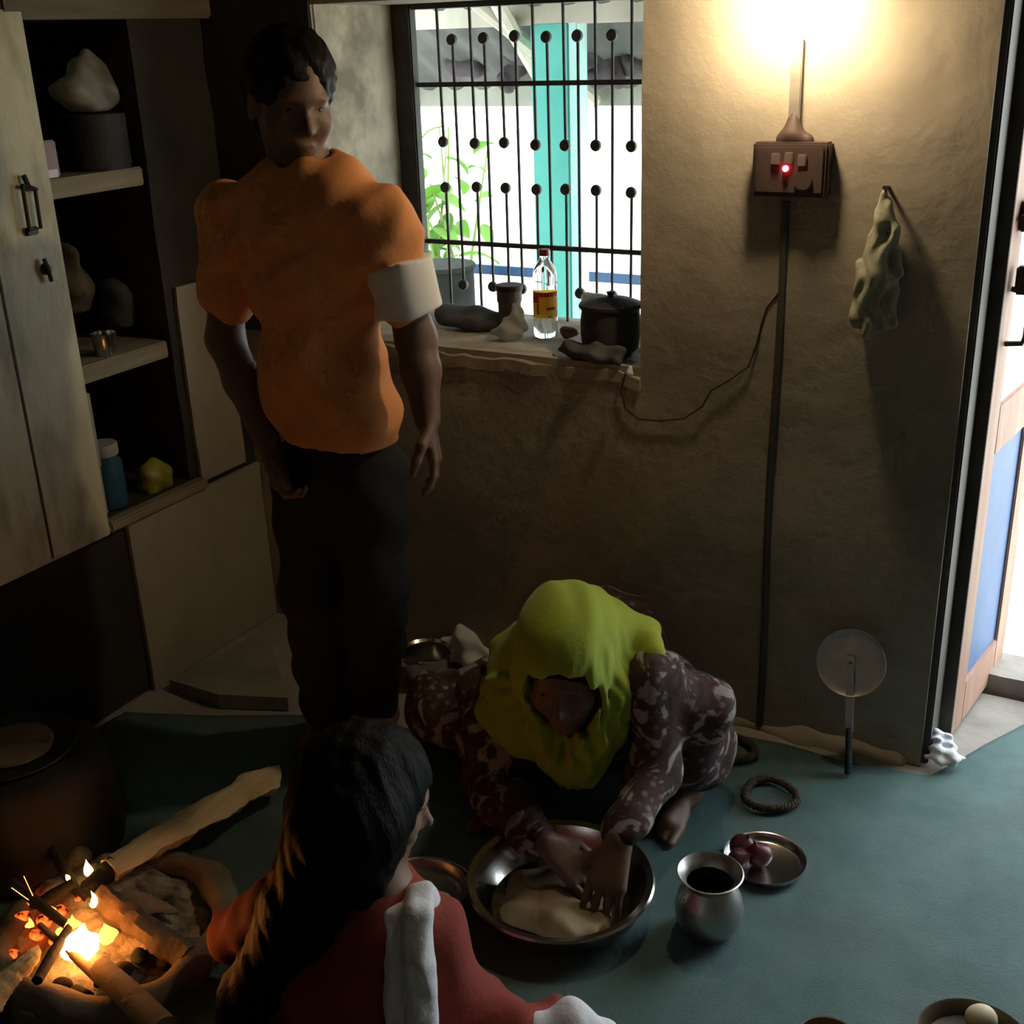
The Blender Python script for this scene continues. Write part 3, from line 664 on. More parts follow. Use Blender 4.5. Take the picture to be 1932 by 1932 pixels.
# ================================================================== WINDOWSILL THINGS
def sill_base(px, py): return P(px, py, 2, ZS+.004)
q = sill_base(1030, 634); S0 = .0
bt_ = thing('oil_bottle', q, 'clear plastic oil bottle with red cap and yellow label on the windowsill', 'bottle')
hgt = at(1030, 470, q[1])[2]-q[2]; rb = .0315
pr = [(.0001, 0), (rb*.9, 0), (rb, .008), (rb, hgt*.22), (rb*.97, hgt*.24), (rb*.97, hgt*.53), (rb, hgt*.55), (rb, hgt*.70), (rb*.9, hgt*.78), (rb*.45, hgt*.88), (rb*.38, hgt*.92), (rb*.38, hgt*.95), (.0001, hgt*.95)]
MB().lathe(pr, q, 36).build('bottle_body', 'clear_plastic', bt_)
lb = MB().lathe([(rb*1.008, hgt*.235), (rb*1.008, hgt*.40), (rb*1.008, hgt*.535)], q, 36)
lb.f = [f for f in lb.f if len(f) == 4]
lab = lb.build('label', 'label_yellow', bt_)
MB().lathe([(.0001, hgt*1.0), (rb*.42, hgt*1.0), (rb*.46, hgt*.99), (rb*.46, hgt*.93), (.0001, hgt*.93)], q, 24).build('cap', 'cap_red', bt_)
def wrap(z0, z1, t0, t1, name, m):     # band of print on the label's curved face; angles about the bottle axis
    base = math.atan2(CAM[1]-q[1], CAM[0]-q[0]); mm = MB()
    mm.grid(lambda u, v: (q[0]+rb*1.016*math.cos(base+t0+(t1-t0)*u), q[1]+rb*1.016*math.sin(base+t0+(t1-t0)*u), q[2]+hgt*(z0+(z1-z0)*v)), 10, 2); mm.build(name, m, lab)
wrap(.48, .53, -1.4, 1.4, 'label_band', 'label_red'); wrap(.41, .48, -1.4, -.55, 'label_panel', 'label_red'); wrap(.33, .36, .1, .9, 'label_print', 'label_red'); wrap(.28, .40, -.75, -.55, 'label_print', 'label_red'); wrap(.245, .26, .2, .5, 'label_print', 'leaf')
q = sill_base(963, 622); jb = thing('clay_jar', q, 'brown jar with dark lid left of the oil bottle', 'jar')
hj = at(968, 537, q[1])[2]-q[2]
MB().lathe([(.0001, 0), (.026, 0), (.031, .01), (.031, hj*.6), (.034, hj*.66), (.034, hj*.9), (.0001, hj*.9)], q, 30).build('body', 'jar_brown', jb)
MB().lathe([(.036, hj*.88), (.037, hj*.9), (.037, hj*.98), (.034, hj), (.0001, hj)], q, 30).build('lid', 'dark_wood', jb)
qq = sill_base(968, 640)
soft('polythene_pouch', 'plastic_bag', qq+V(-.004, -.01, .028), [((-.01, 0, -.006), (.042, .03, .024)), ((.018, .01, .025), (.018, .018, .035))], 'crumpled clear pouch in front of the brown jar', 'pouch', h=.004, wav=.004, fr=110)
q = sill_base(1152, 668); q = V(at(1152, 640, YB+.082)[0], YB+.082, ZS+.006)
pb_ = thing('black_pot', q, 'soot-black cooking pot with lid at the right end of the windowsill', 'pot')
hp = at(1150, 560, q[1])[2]-q[2]; rp = .074
MB().lathe([(.0001, 0), (rp*.72, 0), (rp*.93, hp*.1), (rp, hp*.35), (rp, hp*.6), (rp*.96, hp*.78), (rp*1.05, hp*.84), (rp*1.05, hp*.87), (rp*.9, hp*.87), (.0001, hp*.86)], q, 40).build('body', 'pot_black', pb_)
MB().lathe([(rp*1.02, hp*.87), (rp*1.03, hp*.89), (rp*.7, hp*.96), (rp*.3, hp), (.0001, hp*1.01)], q, 40).build('lid', 'pot_black', pb_)
MB().lathe([(.01, hp), (.006, hp*1.03), (.011, hp*1.09), (.0001, hp*1.1)], q, 14).build('lid_knob', 'pot_black', pb_)
qq = q+V(-.035, -.062, -.01); qq[2] = ZS+.008
soft('black_rag', 'cloth_grey', qq+V(0, .0, .012), [((0, 0, 0), (.085, .03, .02)), ((.05, -.01, 0), (.05, .025, .024))], 'black rag on the sill edge in front of the pot', 'rag', h=.006, wav=.005, fr=90)
qq = at(1118, 590, YG-.09); 
soft('white_cloth_scrap', 'white_cloth', P(1112, 600, 1, YG-.09), [((0, 0, 0), (.02, .015, .055)), ((.02, 0, .05), (.035, .012, .014))], 'white cloth scrap tucked between oil bottle and black pot', 'cloth', h=.005, wav=.003, fr=90)
qq = sill_base(880, 620)
soft('folded_cloth', 'cloth_grey', qq+V(0, .02, .02), [((0, .0, 0), (.09, .06, .022)), ((-.05, .02, .012), (.05, .05, .024)), ((.05, 0, .004), (.05, .05, .018))], 'flat dark grey folded cloth on the left of the windowsill', 'cloth', h=.007, wav=.004, fr=60)
qq = sill_base(1075, 637)
soft('dark_lump', 'jar_brown', qq+V(0, 0, .014), [((0, 0, 0), (.022, .02, .018))], 'small dark lump between the oil bottle and the pot', 'lump', h=.004, wav=.003, fr=120)
qq = at(1190, 700, YB-.03)
soft('torn_paper', 'white_cloth', qq, [((0, 0, 0), (.008, .006, .014))], 'scrap of white paper caught under the windowsill edge', 'paper', h=.003, wav=.002, fr=200)

# ================================================================== FLOOR COVERING
edge = [(235, 1345), (400, 1352), (560, 1350), (900, 1392), (1100, 1380), (1340, 1378), (1480, 1405), (1600, 1440), (1700, 1457), (1752, 1466), (1790, 1447), (1860, 1405), (1932, 1368), (2050, 1300)]
backpts = [fl(a, b) for a, b in edge]
def mat_edge(x):
    for p, r in zip(backpts, backpts[1:]):
        if p[0] <= x <= r[0]: t = (x-p[0])/(r[0]-p[0]+1e-9); return p[1]+(r[1]-p[1])*t
    return backpts[-1][1] if x > backpts[-1][0] else backpts[0][1]
MX0, MX1, MY0 = -2.28, .55, .45
def matf(u, v):
    x = MX0+u*(MX1-MX0); y1 = mat_edge(x); y = MY0+(y1-MY0)*v
    z = .007+.0035*nz(x, y, 0, 4)+.002*nz(x*1.5, y, 3, 9); 
    if v > .985: z = .003
    return (x, y, max(z, .002))
o = MB().grid(matf, 130, 80, .004, (0, 0, 1)).build('floor_mat', 'mat_weave', None, (-.6, 1.4, 0), sharp=False)
tag(o, 'worn teal green floor mat covering most of the kitchen floor', 'mat')

# ================================================================== UTENSILS ON THE FLOOR
ZM = .009
bq = fl(1057, 1668, ZM+.05); bq[2] = ZM
RBN = .168*1.1
bas = thing('kneading_basin', bq, 'wide steel basin holding dough under the kneading hands', 'basin')
MB().lathe([(.0001, .003), (.120, .003), (.140, .006), (.160, .03), (.172, .066), (.186, .070), (.190, .066), (.188, .062), (.177, .058), (.165, .02), (.146, 0), (.0001, 0)], bq, 72).build('bowl', 'steel', bas)
dc_ = bq+V(.01, -.025, 0)
vol = Vol(dc_-V(.2, .2, .02), dc_+V(.2, .2, .14), .006)
vol.ell(dc_+V(-.01, 0, .014), (.11, .095, .024)).ell(dc_+V(.03, -.04, .02), (.075, .04, .026), k=.02).ell(dc_+V(-.06, .03, .025), (.05, .05, .03), k=.02).ell(dc_+V(-.05, -.03, .02), (.04, .035, .028), k=.02)
vol.disp(waves(.005, [((1, .3, .2), 60, 0, 1), ((.2, 1, .4), 75, 1, .8), ((.5, -1, 1), 110, 2, .4)])); vol.plane(dc_+V(0, 0, .0045), (0, 0, -1))
tag(vol.build('dough', 'dough', None, dc_+V(0, 0, .004)), 'lump of brown dough being kneaded in the basin', 'dough')
# lota
lq = fl(1336, 1752, ZM); 
lo_ = thing('water_pot', lq, 'round-bellied steel water pot with flared rim beside the basin', 'pot')
sc = 1.0
pf = [(.0001, 0), (.036, 0), (.052, .008), (.064, .03), (.0665, .05), (.062, .074), (.052, .094), (.047, .104), (.050, .113), (.0625, .124), (.0645, .126), (.062, .127), (.049, .116), (.044, .105), (.048, .094), (.058, .074), (.0625, .05), (.06, .03), (.048, .011), (.0001, .006)]
MB().lathe([(r*1.0, z*1.08) for r, z in pf], lq, 56).build('pot_body', 'steel_dull', lo_)
MB().lathe([(.0001, 0), (.052, .0)], lq+V(0, 0, .08), 40).build('water', 'clear_plastic', lo_)
# plate with onions
pq = fl(1442, 1622, ZM+.012); pq[2] = ZM
pl_ = thing('onion_plate', pq, 'steel plate with red onions on the mat', 'plate')
PLP = [(.0001, .002), (.07, .002), (.078, .006), (.084, .018), (.0865, .019), (.0855, .015), (.08, .003), (.072, 0), (.0001, 0)]
MB().lathe(PLP, pq, 56).build('dish', 'steel', pl_)
onions = [(1402, 1600, .030, 'pinkish red onion at the back of the steel plate', .3), (1432, 1612, .028, 'dark red onion nearest the centre of the steel plate', -.4), (1396, 1620, .025, 'small red onion at the rim of the steel plate', .8)]
for px, py, r, lab, tl in onions:
    oq = fl(px, py+8, ZM+.02); oq[2] = ZM+.004
    on_ = thing('red_onion', oq, lab, 'onion', 'red onions on the plate')
    Rx = np.array(Matrix.Rotation(tl, 3, 'Y'))
    MB().lathe([(.0001, .0), (r*.45, r*.08), (r*.85, r*.45), (r, r*.95), (r*.85, r*1.4), (r*.45, r*1.72), (r*.16, r*1.9), (r*.07, r*2.15), (.0001, r*2.2)], oq+V(0, 0, .001)+(V(0, 0, r)-Rx@V(0, 0, r)), 28, Rx).build('bulb', 'onion', on_)
    MB().lathe([(.0001, -.002), (r*.16, -.002), (r*.2, r*.06), (.0001, r*.07)], oq+V(0, 0, .001)+(V(0, 0, r)-Rx@V(0, 0, r)), 10, Rx).build('root_end', 'onion_root', on_)
# coiled ring stands
for (px, py, rx, lab) in ((1384, 1414, .049, 'twisted rope pot ring half behind the kneeling knee'), (1453, 1500, .058, 'twisted rope pot ring lying alone on the mat')):
    c = fl(px, py, ZM+.01); c[2] = ZM+.013; mb = MB()
    for s_ in range(3):
        pts = []
        for t in np.linspace(0, 2*math.pi, 97):
            ph = t*14+s_*2.094; rr = rx+.0055*math.cos(ph)+.0035*math.sin(3*t+px); pts.append(c+V(rr*math.cos(t), rr*math.sin(t), .0055*math.sin(ph)))
        mb.tube(pts, .005, 6, cap=False, jit=.45)
    tag(mb.build('rope_ring', 'ring_rope', None, c-V(0, 0, .013), sharp=False), lab, 'ring', 'pot rings')
# steel plate in front of the girl
gq = fl(792, 1690, ZM+.02); gq[2] = ZM
gp = thing('steel_thali', gq, 'shallow steel plate on the floor by the seated girl', 'plate')
MB().lathe([(r*1.32, z*1.5) for r, z in PLP], gq, 56).build('dish', 'steel_dull', gp)
gp2 = thing('steel_thali', gq+V(0, 0, .006), 'second steel plate nested in the plate by the girl', 'plate')
MB().lathe([(r*1.14, z*1.5+.004) for r, z in PLP], gq+V(0, 0, .006), 56).build('dish', 'steel_dull', gp2)
# pot by the back wall
wq = fl(803, 1226, .10); wq[2] = 0.0; wq[1] = min(wq[1], 2.46)
bp_ = thing('steel_bowl', V(wq[0], wq[1], .0), 'wide steel bowl with bright rim at the foot of the wall', 'bowl')
MB().lathe([(.0001, 0), (.045, 0), (.06, .02), (.066, .07), (.069, .09), (.073, .094), (.071, .097), (.064, .09), (.058, .03), (.0001, .012)], V(wq[0], wq[1], .001), 48).build('bowl', 'steel', bp_)
soft('crumpled_cloth', 'white_cloth', V(wq[0]+.05, 2.52, .075), [((0, 0, 0), (.05, .025, .05)), ((.05, -.005, -.045), (.06, .03, .03)), ((-.03, 0, -.04), (.06, .025, .035))], 'crumpled pale cloth behind the steel bowl at the wall', 'cloth', h=.007, wav=.005, fr=70)
# white crumpled lump on the floor at the jamb
jq = fl(1762, 1430, .02)
soft('white_lump', 'white_cloth', jq+V(.01, .02, .02), [((0, 0, -.004), (.03, .035, .018)), ((-.008, .008, .012), (.018, .02, .022)), ((.02, -.02, -.008), (.034, .03, .010))], 'crumpled white lump on the floor at the door jamb', 'paper', h=.0035, wav=.0038, fr=170)
# dishes at the bottom of the picture
dq = fl(1838, 1968, ZM+.03); dq[2] = ZM
db = thing('wooden_dish', dq, 'dark brown dish with dough ball nearest the doorway corner', 'dish')
MB().lathe([(.0001, .004), (.06, .004), (.08, .012), (.092, .034), (.0955, .036), (.094, .03), (.084, .006), (.065, 0), (.0001, 0)], dq, 48).build('dish', 'wood_bowl', db)
bq2 = fl(1850, 1922, ZM+.03)
vol = Vol(bq2-.05, bq2+.06, .005); vol.ell(V(bq2[0], bq2[1]-.0, ZM+.03), (.027, .027, .025)); vol.disp(waves(.0015, [((1, .3, .2), 80, 0, 1)]))
tag(vol.build('dough_ball', 'dough_ball', None, V(bq2[0], bq2[1], ZM+.005)), 'round ball of dough in the dark brown dish', 'dough')
dq2 = fl(1562, 1972, ZM+.03); dq2[2] = ZM
db2 = thing('brown_bowl', dq2, 'small brown bowl whose rim just enters the bottom edge', 'bowl')
MB().lathe([(.0001, .004), (.03, .004), (.045, .02), (.05, .042), (.0525, .043), (.05, .03), (.036, 0), (.0001, 0)], dq2, 40).build('bowl', 'brown_dish', db2)
# stone slab by the corner
sl_ = [fl(a, b) for a, b in ((322, 1300), (505, 1205), (545, 1340), (415, 1336))]
mb = MB(); top = [p+V(0, 0, .03+.004*i) for i, p in enumerate(sl_)]; mb.add([*top, *[p+V(0, 0, .0) for p in sl_]], [[0, 1, 2, 3], [7, 6, 5, 4], [0, 1, 5, 4], [1, 2, 6, 5], [2, 3, 7, 6], [3, 0, 4, 7]])
tag(mb.build('stone_slab', 'slab', None, sum(sl_)/4, smooth=False), 'flat pale stone slab on the floor below the niche', 'slab')

# ================================================================== HEARTH
hc = fl(215, 1748, .03); hc[2] = 0
he_ = thing('clay_hearth', hc, 'mud cooking hearth with low curved rim around the fire', 'hearth')
vol = Vol(hc-V(.36, .36, .02), hc+V(.34, .34, .12), .009)
pts = [hc+V(.225*math.cos(t), .215*math.sin(t), .028+.012*math.sin(t*3)) for t in np.linspace(-2.9, 1.9, 26)]
vol.chain(pts, [.026+.003*math.sin(i*1.3) for i in range(26)], .02)
vol.disp(waves(.004, [((1, .3, .2), 40, 0, 1), ((.2, 1, .4), 55, 1, .8)])); vol.plane((0, 0, .0), (0, 0, -1))
vol.build('rim', 'mud', he_)
sc_ = fl(60, 1590, 0); 
vol = Vol(V(sc_[0]-.34, sc_[1]-.30, -.02), V(sc_[0]+.30, sc_[1]+.34, .34), .011)
e1 = fl(222, 1600, 0); e2 = fl(212, 1500, .0)
for t in np.linspace(-1.0, 2.9, 22):
    p = V(sc_[0]+.165*math.cos(t), sc_[1]+.165*math.sin(t), 0)
    vol.cap(p, p+V(-.02*math.cos(t), -.02*math.sin(t), .20), .045, .036, .03)
vol.disp(waves(.005, [((1, .3, .2), 34, 0, 1), ((.2, 1, .4), 45, 1, .8)])); vol.plane((0, 0, 0), (0, 0, -1))
vol.build('stove_wall', 'soot_mud', he_)
gd = V(sc_[0], sc_[1], .235)
gr = thing('griddle', gd, 'flat iron griddle resting on the mud stove', 'griddle')
MB().lathe([(.0001, .004), (.10, .006), (.135, .02), (.138, .018), (.10, 0), (.0001, -.002)], gd, 48).build('pan', 'iron', gr)
tag(MB().lathe([(.0001, .0), (.085, .0), (.09, .006), (.085, .011), (.0001, .012)], gd+V(-.01, .01, .006), 40, wob=lambda th, i: 1+.03*math.sin(3*th+i)).build('clay_plate', 'brown_dish', None, gd+V(-.01, .01, .006)), 'brown round clay plate on the iron griddle', 'plate')
vol = Vol(hc-V(.3, .3, .02), hc+V(.26, .26, .12), .007)
vol.ell(hc+V(-.02, 0, -.01), (.215, .205, .045)).ell(hc+V(-.12, .06, .0), (.13, .12, .06), k=.04)
vol.disp(waves(.004, [((1, .3, .2), 70, 0, 1), ((.2, 1, .4), 85, 1, .9), ((1, -1, .6), 140, 2, .5)])); vol.plane((0, 0, .001), (0, 0, -1))
tag(vol.build('ash_bed', 'ash', None, hc), 'bed of grey ash and cinders inside the hearth rim', 'ash', kind='stuff')
def zash(p): 
    d = ((p[0]-hc[0]+.02)/.215)**2+((p[1]-hc[1])/.205)**2; return max(.004, -.01+.045*math.sqrt(max(0, 1-d)))
def lump(name, m, p, r, lab, cat, grp, seed):
    vol = Vol(p-r*1.7, p+r*1.7, r/5.5); rng = np.random.RandomState(seed)
    vol.ell(p, r*np.array([1, .7, .6])*rng.uniform(.8, 1.15, 3), k=.0).ell(p+rng.uniform(-.5, .5, 3)*r, r*.55, k=r*.3)
    vol.disp(waves(r*.1, [(rng.uniform(-1, 1, 3), 2.6/r, seed, 1), (rng.uniform(-1, 1, 3), 4/r, seed+1, .6)]))
    return tag(vol.build(name, m, None, p), lab, cat, grp)
for i, (px, py, r) in enumerate(((235, 1830, .022), (290, 1840, .02), (330, 1828, .016), (260, 1810, .02), (150, 1868, .024), (190, 1850, .015), (120, 1850, .018), (275, 1800, .014), (310, 1808, .018), (225, 1862, .014))):
    p = fl(px, py, .03); p[2] = zash(p)+r*.3
    lump('charcoal_lump', 'charcoal', p, r, 'black charcoal lump lying in the ash of the hearth', 'charcoal', 'charcoal lumps in the ash', i)
for i, (px, py, r) in enumerate(((60, 1690, .022), (45, 1720, .018), (85, 1735, .02), (120, 1720, .016), (25, 1790, .015), (70, 1760, .017), (150, 1700, .014), (100, 1775, .012))):
    p = fl(px, py, .05); p[2] = zash(p)+.02
    lump('glowing_ember', 'ember', p, r, 'red glowing ember under the burning sticks', 'ember', 'embers in the hearth', 40+i)
# firewood
def billet(name, a, b, wa, wb, th, m, lab, cat='firewood', tip=None, seed=0, up=(0, 0, 1), grp='firewood in the hearth'):
    a = np.array(a); b = np.array(b); d = b-a; L = np.linalg.norm(d); d = d/L; s_ = np.cross(d, np.array(up, float)); s_ /= np.linalg.norm(s_); n = np.cross(s_, d)
    rng = random.Random(seed); V_ = []; F_ = []; n_s = 40; prof = [(-1, -.3), (-.75, .55), (-.1, 1), (.55, .75), (1, .1), (.7, -.75), (0, -1), (-.7, -.85)]
    for i in range(n_s+1):
        t = i/n_s; ww = wa+(wb-wa)*t
        if tip and t > 1-tip: ww *= max(.12, ((1-t)/tip)**.7)
        jx = .10*noise.noise(Vector((t*5, seed, 0)))+.06*noise.noise(Vector((t*15, seed, 3)))
        for k, (x, z) in enumerate(prof):
            rr = 1+.30*noise.noise(Vector((t*6, k*1.7, seed)))+.16*noise.noise(Vector((t*24, k*2.3, seed+5)))
            V_.append(a+d*L*t+s_*ww*(x*rr+jx)+n*th*(z*rr)*(ww/max(wa, wb)*.5+.5))
    K = len(prof)
    for i in range(n_s):
        for k in range(K): F_.append([i*K+k, i*K+(k+1) % K, (i+1)*K+(k+1) % K, (i+1)*K+k])
    F_.append(list(range(K))[::-1]); F_.append([n_s*K+k for k in range(K)])
    o = MB().add(V_, F_).build(name, m, None, (a+b)/2); return tag(o, lab, cat, grp)
a = fl(205, 1640, .085); b = fl(528, 1455, .055)
billet('firewood_log', a, b, .032, .052, .026, 'firewood', 'long pale split log lying from the fire towards the back wall', tip=.12, seed=1)
billet('firewood_log', fl(150, 1690, .07), fl(215, 1630, .085), .018, .03, .02, 'charcoal', 'charred end of the long split log in the flames', seed=2)
billet('firewood_log', fl(-40, 1900, .05), fl(75, 1790, .07), .045, .02, .02, 'firewood', 'pale split log entering the fire at the bottom left', seed=3, tip=.2)
billet('firewood_log', fl(190, 1690, .075), fl(355, 1812, .035), .028, .03, .026, 'bark', 'thick grey-brown log half buried across the ash', seed=4)
billet('wood_chip', fl(225, 1692, .06), fl(340, 1722, .05), .03, .022, .008, 'stick', 'flat pointed wood chip glowing orange beside the thick log', seed=5, tip=.5)
o = MB().tube([fl(75, 1745, .07), fl(130, 1795, .065), fl(185, 1845, .05), fl(215, 1870, .045)], [.006, .008, .01, .011], 12, jit=.12).build('stick', 'stick', None, fl(140, 1800, .03)); tag(o, 'thin stick reaching from the flames to the hearth rim', 'stick', 'firewood in the hearth')
o = MB().tube([fl(190, 1828, .05), fl(240, 1875, .055), fl(310, 1945, .06)], [.022, .025, .027], 20, jit=.05).build('stick', 'stick', None, fl(240, 1880, .03)); tag(o, 'thick round stick laid over the front of the hearth rim', 'stick', 'firewood in the hearth')
for i, (p0, p1, lab) in enumerate((((20, 1665), (125, 1745), 'blackened stick crossing left of the flames'), ((95, 1600), (150, 1690), 'charred stick leaning against the stove mouth'), ((70, 1850), (130, 1750), 'thin blackened stick under the bottom left log'), ((140, 1665), (60, 1710), 'short charred stick behind the biggest flame'))):
    o = MB().tube([fl(*p0, .10), fl((p0[0]+p1[0])/2, (p0[1]+p1[1])/2, .09), fl(*p1, .065)], [.010, .011, .008], 12, jit=.2).build('stick', 'charcoal', None, fl(*p1)); tag(o, lab, 'stick', 'firewood in the hearth')
q_ = fl(148, 1622, .05); q_[2] = .055
lump('mud_lump', 'mud', q_, .045, 'lump of mud lit by the fire at the stove mouth', 'clay lump', None, 9)
def flame(px, py, z, hgt, r, m, lab, lean=0.0):
    p = fl(px, py, z); rng = random.Random(int(px*7+py)); prof = [(0.0001, 0), (.5, .03), (.85, .1), (1, .2), (.92, .33), (.72, .48), (.48, .63), (.27, .78), (.1, .92), (.0001, 1.0)]
    a1, a2 = rng.uniform(0, 6), rng.uniform(0, 6); mb = MB(); mb.lathe([(a*r, b*hgt) for a, b in prof], p, 18, wob=lambda th, i: 1+.22*math.sin(2*th+i*.7+a1)+.12*math.sin(5*th+i+a2))
    mb.v = [(v[0]+lean*(v[2]-p[2])+.22*r*math.sin((v[2]-p[2])/hgt*5+a1), v[1]+.2*r*math.sin((v[2]-p[2])/hgt*4+a2), v[2]) for v in mb.v]
    return tag(mb.build('flame', m, None, p, sharp=False), lab, 'flame', 'flames in the hearth')
flame(168, 1652, .085, .042, .008, 'flame_hot', 'small upright flame at the charred log end')
flame(180, 1712, .065, .042, .010, 'flame_hot', 'rounded flame in the middle above the sticks')
flame(163, 1800, .04, .075, .032, 'flame_hot', 'biggest brightest flame over the ash')
flame(135, 1752, .05, .04, .016, 'flame', 'low flame left of the biggest flame', .3)
flame(208, 1775, .045, .04, .016, 'flame', 'low flame right of the biggest flame', -.3)
flame(58, 1748, .06, .02, .008, 'flame', 'tiny flame by the bottom left log')
flame(100, 1722, .07, .018, .006, 'flame', 'tiny flame by the crossing blackened stick')
flame(128, 1660, .09, .014, .005, 'flame_hot', 'tiny flame behind the charred stick')
flame(118, 1760, .05, .015, .012, 'flame', 'flat lick of flame at the thin stick')
for i, (p0, p1, lab) in enumerate((((22, 1675), (54, 1698), 'longer orange spark flying off the fire'), ((45, 1653), (62, 1690), 'shorter faint spark flying off the fire'))):
    o = MB().tube([fl(*p0, .14), fl(*p1, .12)], .0007, 5).build('spark', 'spark', None, fl(*p0, .14)); tag(o, lab, 'spark', 'sparks')
fp = thing('fire_glow', hc, None, None, None, 'helper')
for (px, py, z, pw) in ((160, 1782, .085, 1.0), (195, 1715, .095, .35)):
    l = bpy.data.lights.new('fire_light', 'POINT'); l.energy = pw; l.color = (1, .29, .05); l.shadow_soft_size = .035
    o = bpy.data.objects.new('fire_light', l); COL.objects.link(o); o.location = Vector(fl(px, py, z)) 
bpy.data.objects.remove(fp)

# ================================================================== PEOPLE
def head(vol, c, f, u, s=1.0, neck=None, nr=.05):
    r, f, u = frame(f, u); Q = np.stack([r, f, u]); g = lambda a, b, d: c+s*(r*a+f*b+u*d)
    vol.ell(g(0, 0, .03), s*V(.073, .092, .095), Q).ell(g(0, .03, -.055), s*V(.058, .06, .068), Q, k=.04).ell(g(0, .068, -.10), s*V(.024, .02, .018), Q, k=.03)
    vol.cap(g(0, .085, .008), g(0, .108, -.03), .007*s, .012*s, k=.012).ell(g(.012, .095, -.034), s*.008, k=.006).ell(g(-.012, .095, -.034), s*.008, k=.006)
    vol.ell(g(0, .08, .025), s*V(.05, .014, .01), Q, k=.015)
    for sg in (-1, 1):
        vol.ell(g(.042*sg, .06, -.03), s*V(.022, .022, .022), Q, k=.03).ell(g(.076*sg, -.005, -.01), s*V(.009, .02, .032), Q, k=.008)
        vol.ell(g(.031*sg, .097, .004), s*V(.019, .013, .011), Q, k=.01, cut=True)
    vol.ell(g(0, .088, -.064), s*V(.024, .011, .006), Q, k=.006).ell(g(0, .085, -.075), s*V(.02, .012, .007), Q, k=.006)
    if neck is not None: vol.cap(g(0, -.012, -.05), neck, nr*s, nr*1.1*s, k=.03)
    return r, f, u, g
def eyes(par, g, r, f, u, s):
    for sg in (-1, 1):
        c = g(.031*sg, .0705, .004); RM = np.stack([r, u, f], 1)
        e = MB().lathe([(.0001, -.011), (.009, -.006), (.0115, 0), (.009, .007), (.0001, .0115)], c, 14, RM*s).build('eye', 'eye_white', par, sharp=False)
        MB().lathe([(.0055, .0095), (.0055, .0102), (.0001, .0125)], c, 12, RM*s).build('iris', 'iris', e, sharp=False)
    MB().grid(lambda a, b: g((a-.5)*.04, .0985-abs(a-.5)*.02, -.069+(b-.5)*.004*(1-abs(a-.5)*1.6)), 8, 2, .002, f).build('mouth_line', 'lips', par, sharp=False)
def hand(vol, wrist, d, pn, th, s=1.0, curl=.35, spread=.0):
    """d fingers direction, pn palm normal (fingers curl to it), th thumb side"""
    d = np.array(d, float)/np.linalg.norm(d); pn = np.array(pn, float); pn -= d*(pn@d); pn /= np.linalg.norm(pn); a = np.cross(d, pn)
    if a@np.array(th, float) < 0: a = -a
    w0 = np.array(wrist, float); pal = w0+d*.085*s
    for o in (-.028, -.009, .010, .028): vol.cap(w0+a*o*.55*s+d*.01*s, pal+a*o*s, .013*s, .0125*s, k=.012)
    for o, L, rr, cc in ((.029, .072, .0088, curl), (.0095, .08, .009, curl*1.05), (-.010, .075, .0086, curl*1.12), (-.028, .058, .0078, curl*1.25)):
        p = pal+a*o*s; ang_ = cc*.5; dirv = d
        for j, fr in enumerate((.45, .31, .24)):
            dv_ = math.cos(ang_)*d+math.sin(ang_)*pn+a*spread*o*8; q_ = p+dv_*L*fr*s
            vol.cap(p, q_, rr*(1-.07*j)*s, rr*(1-.07*(j+1))*s, k=.004); p = q_; ang_ += cc*1.1
    t0 = w0+d*.025*s+a*.024*s; t1 = t0+(d*.62+a*.6+pn*.35)*.042*s; t2 = t1+(d*.85+a*.2+pn*.45)*.034*s; t3 = t2+(d*.9+a*.0+pn*.45)*.026*s
    vol.chain([t0, t1, t2, t3], [.0135*s, .0115*s, .0098*s, .0085*s], k=.008)
def foot(vol, heel, d, s=1.0, side=1):
    d = np.array(d, float)/np.linalg.norm(d); a = np.cross(d, V(0, 0, 1)); h0 = np.array(heel, float)
    vol.ell(h0+V(0, 0, .032)*s, s*V(.03, .03, .032)).cap(h0+V(0, 0, .035)*s, h0+d*.12*s+V(0, 0, .025)*s, .03*s, .022*s, k=.03)
    for i, (o, L, rr) in enumerate(((.030*side, .064, .0125), (.011*side, .062, .009), (-.004*side, .055, .0085), (-.017*side, .046, .008), (-.029*side, .035, .0075))):
        b0 = h0+d*(.12-.006*i)*s+a*o*s; vol.cap(h0+d*.07*s+a*o*.7*s+V(0, 0, .022*s), b0+V(0, 0, .014)*s, .015*s, .012*s, k=.015).cap(b0+V(0, 0, .014)*s, b0+d*L*.8*s+V(0, 0, .009)*s, rr*s, rr*.85*s, k=.003)

# ---------------- man in the orange shirt
MY = 2.0
J = lambda px, py, dy=0: at(px, py, MY+dy)
fL, fR = fl(608, 1405, 0), fl(700, 1385, 0)
man = thing('person', V((fL[0]+fR[0])/2, (fL[1]+fR[1])/2, 0), 'standing person in an orange t-shirt and dark trousers, arms hanging', 'person')
lo = V(-2.05, 1.62, -.01); hi = V(-1.05, 2.32, 1.78)
nk = J(572, 318); hcn = J(548, 190, -.01)
shL, elL, wrL = J(432, 395, .03), J(425, 640, -.03), J(508, 840, -.12)
shR, elR, wrR = J(728, 410, .0), J(785, 640, .02), J(806, 790, -.03)
pel = J(640, 890); hipL, hipR = J(580, 915, .0), J(695, 905, .0)
vol = Vol(lo, hi, .0062)
r, f, u, g = head(vol, hcn, (.80, -.52, -.22), (.05, .05, 1), 1.0, nk, .049)
vol.ell(J(585, 480), (.16, .10, .20), k=.05).ell(J(615, 720), (.135, .095, .18), k=.05).ell(pel, (.145, .10, .10), k=.05)
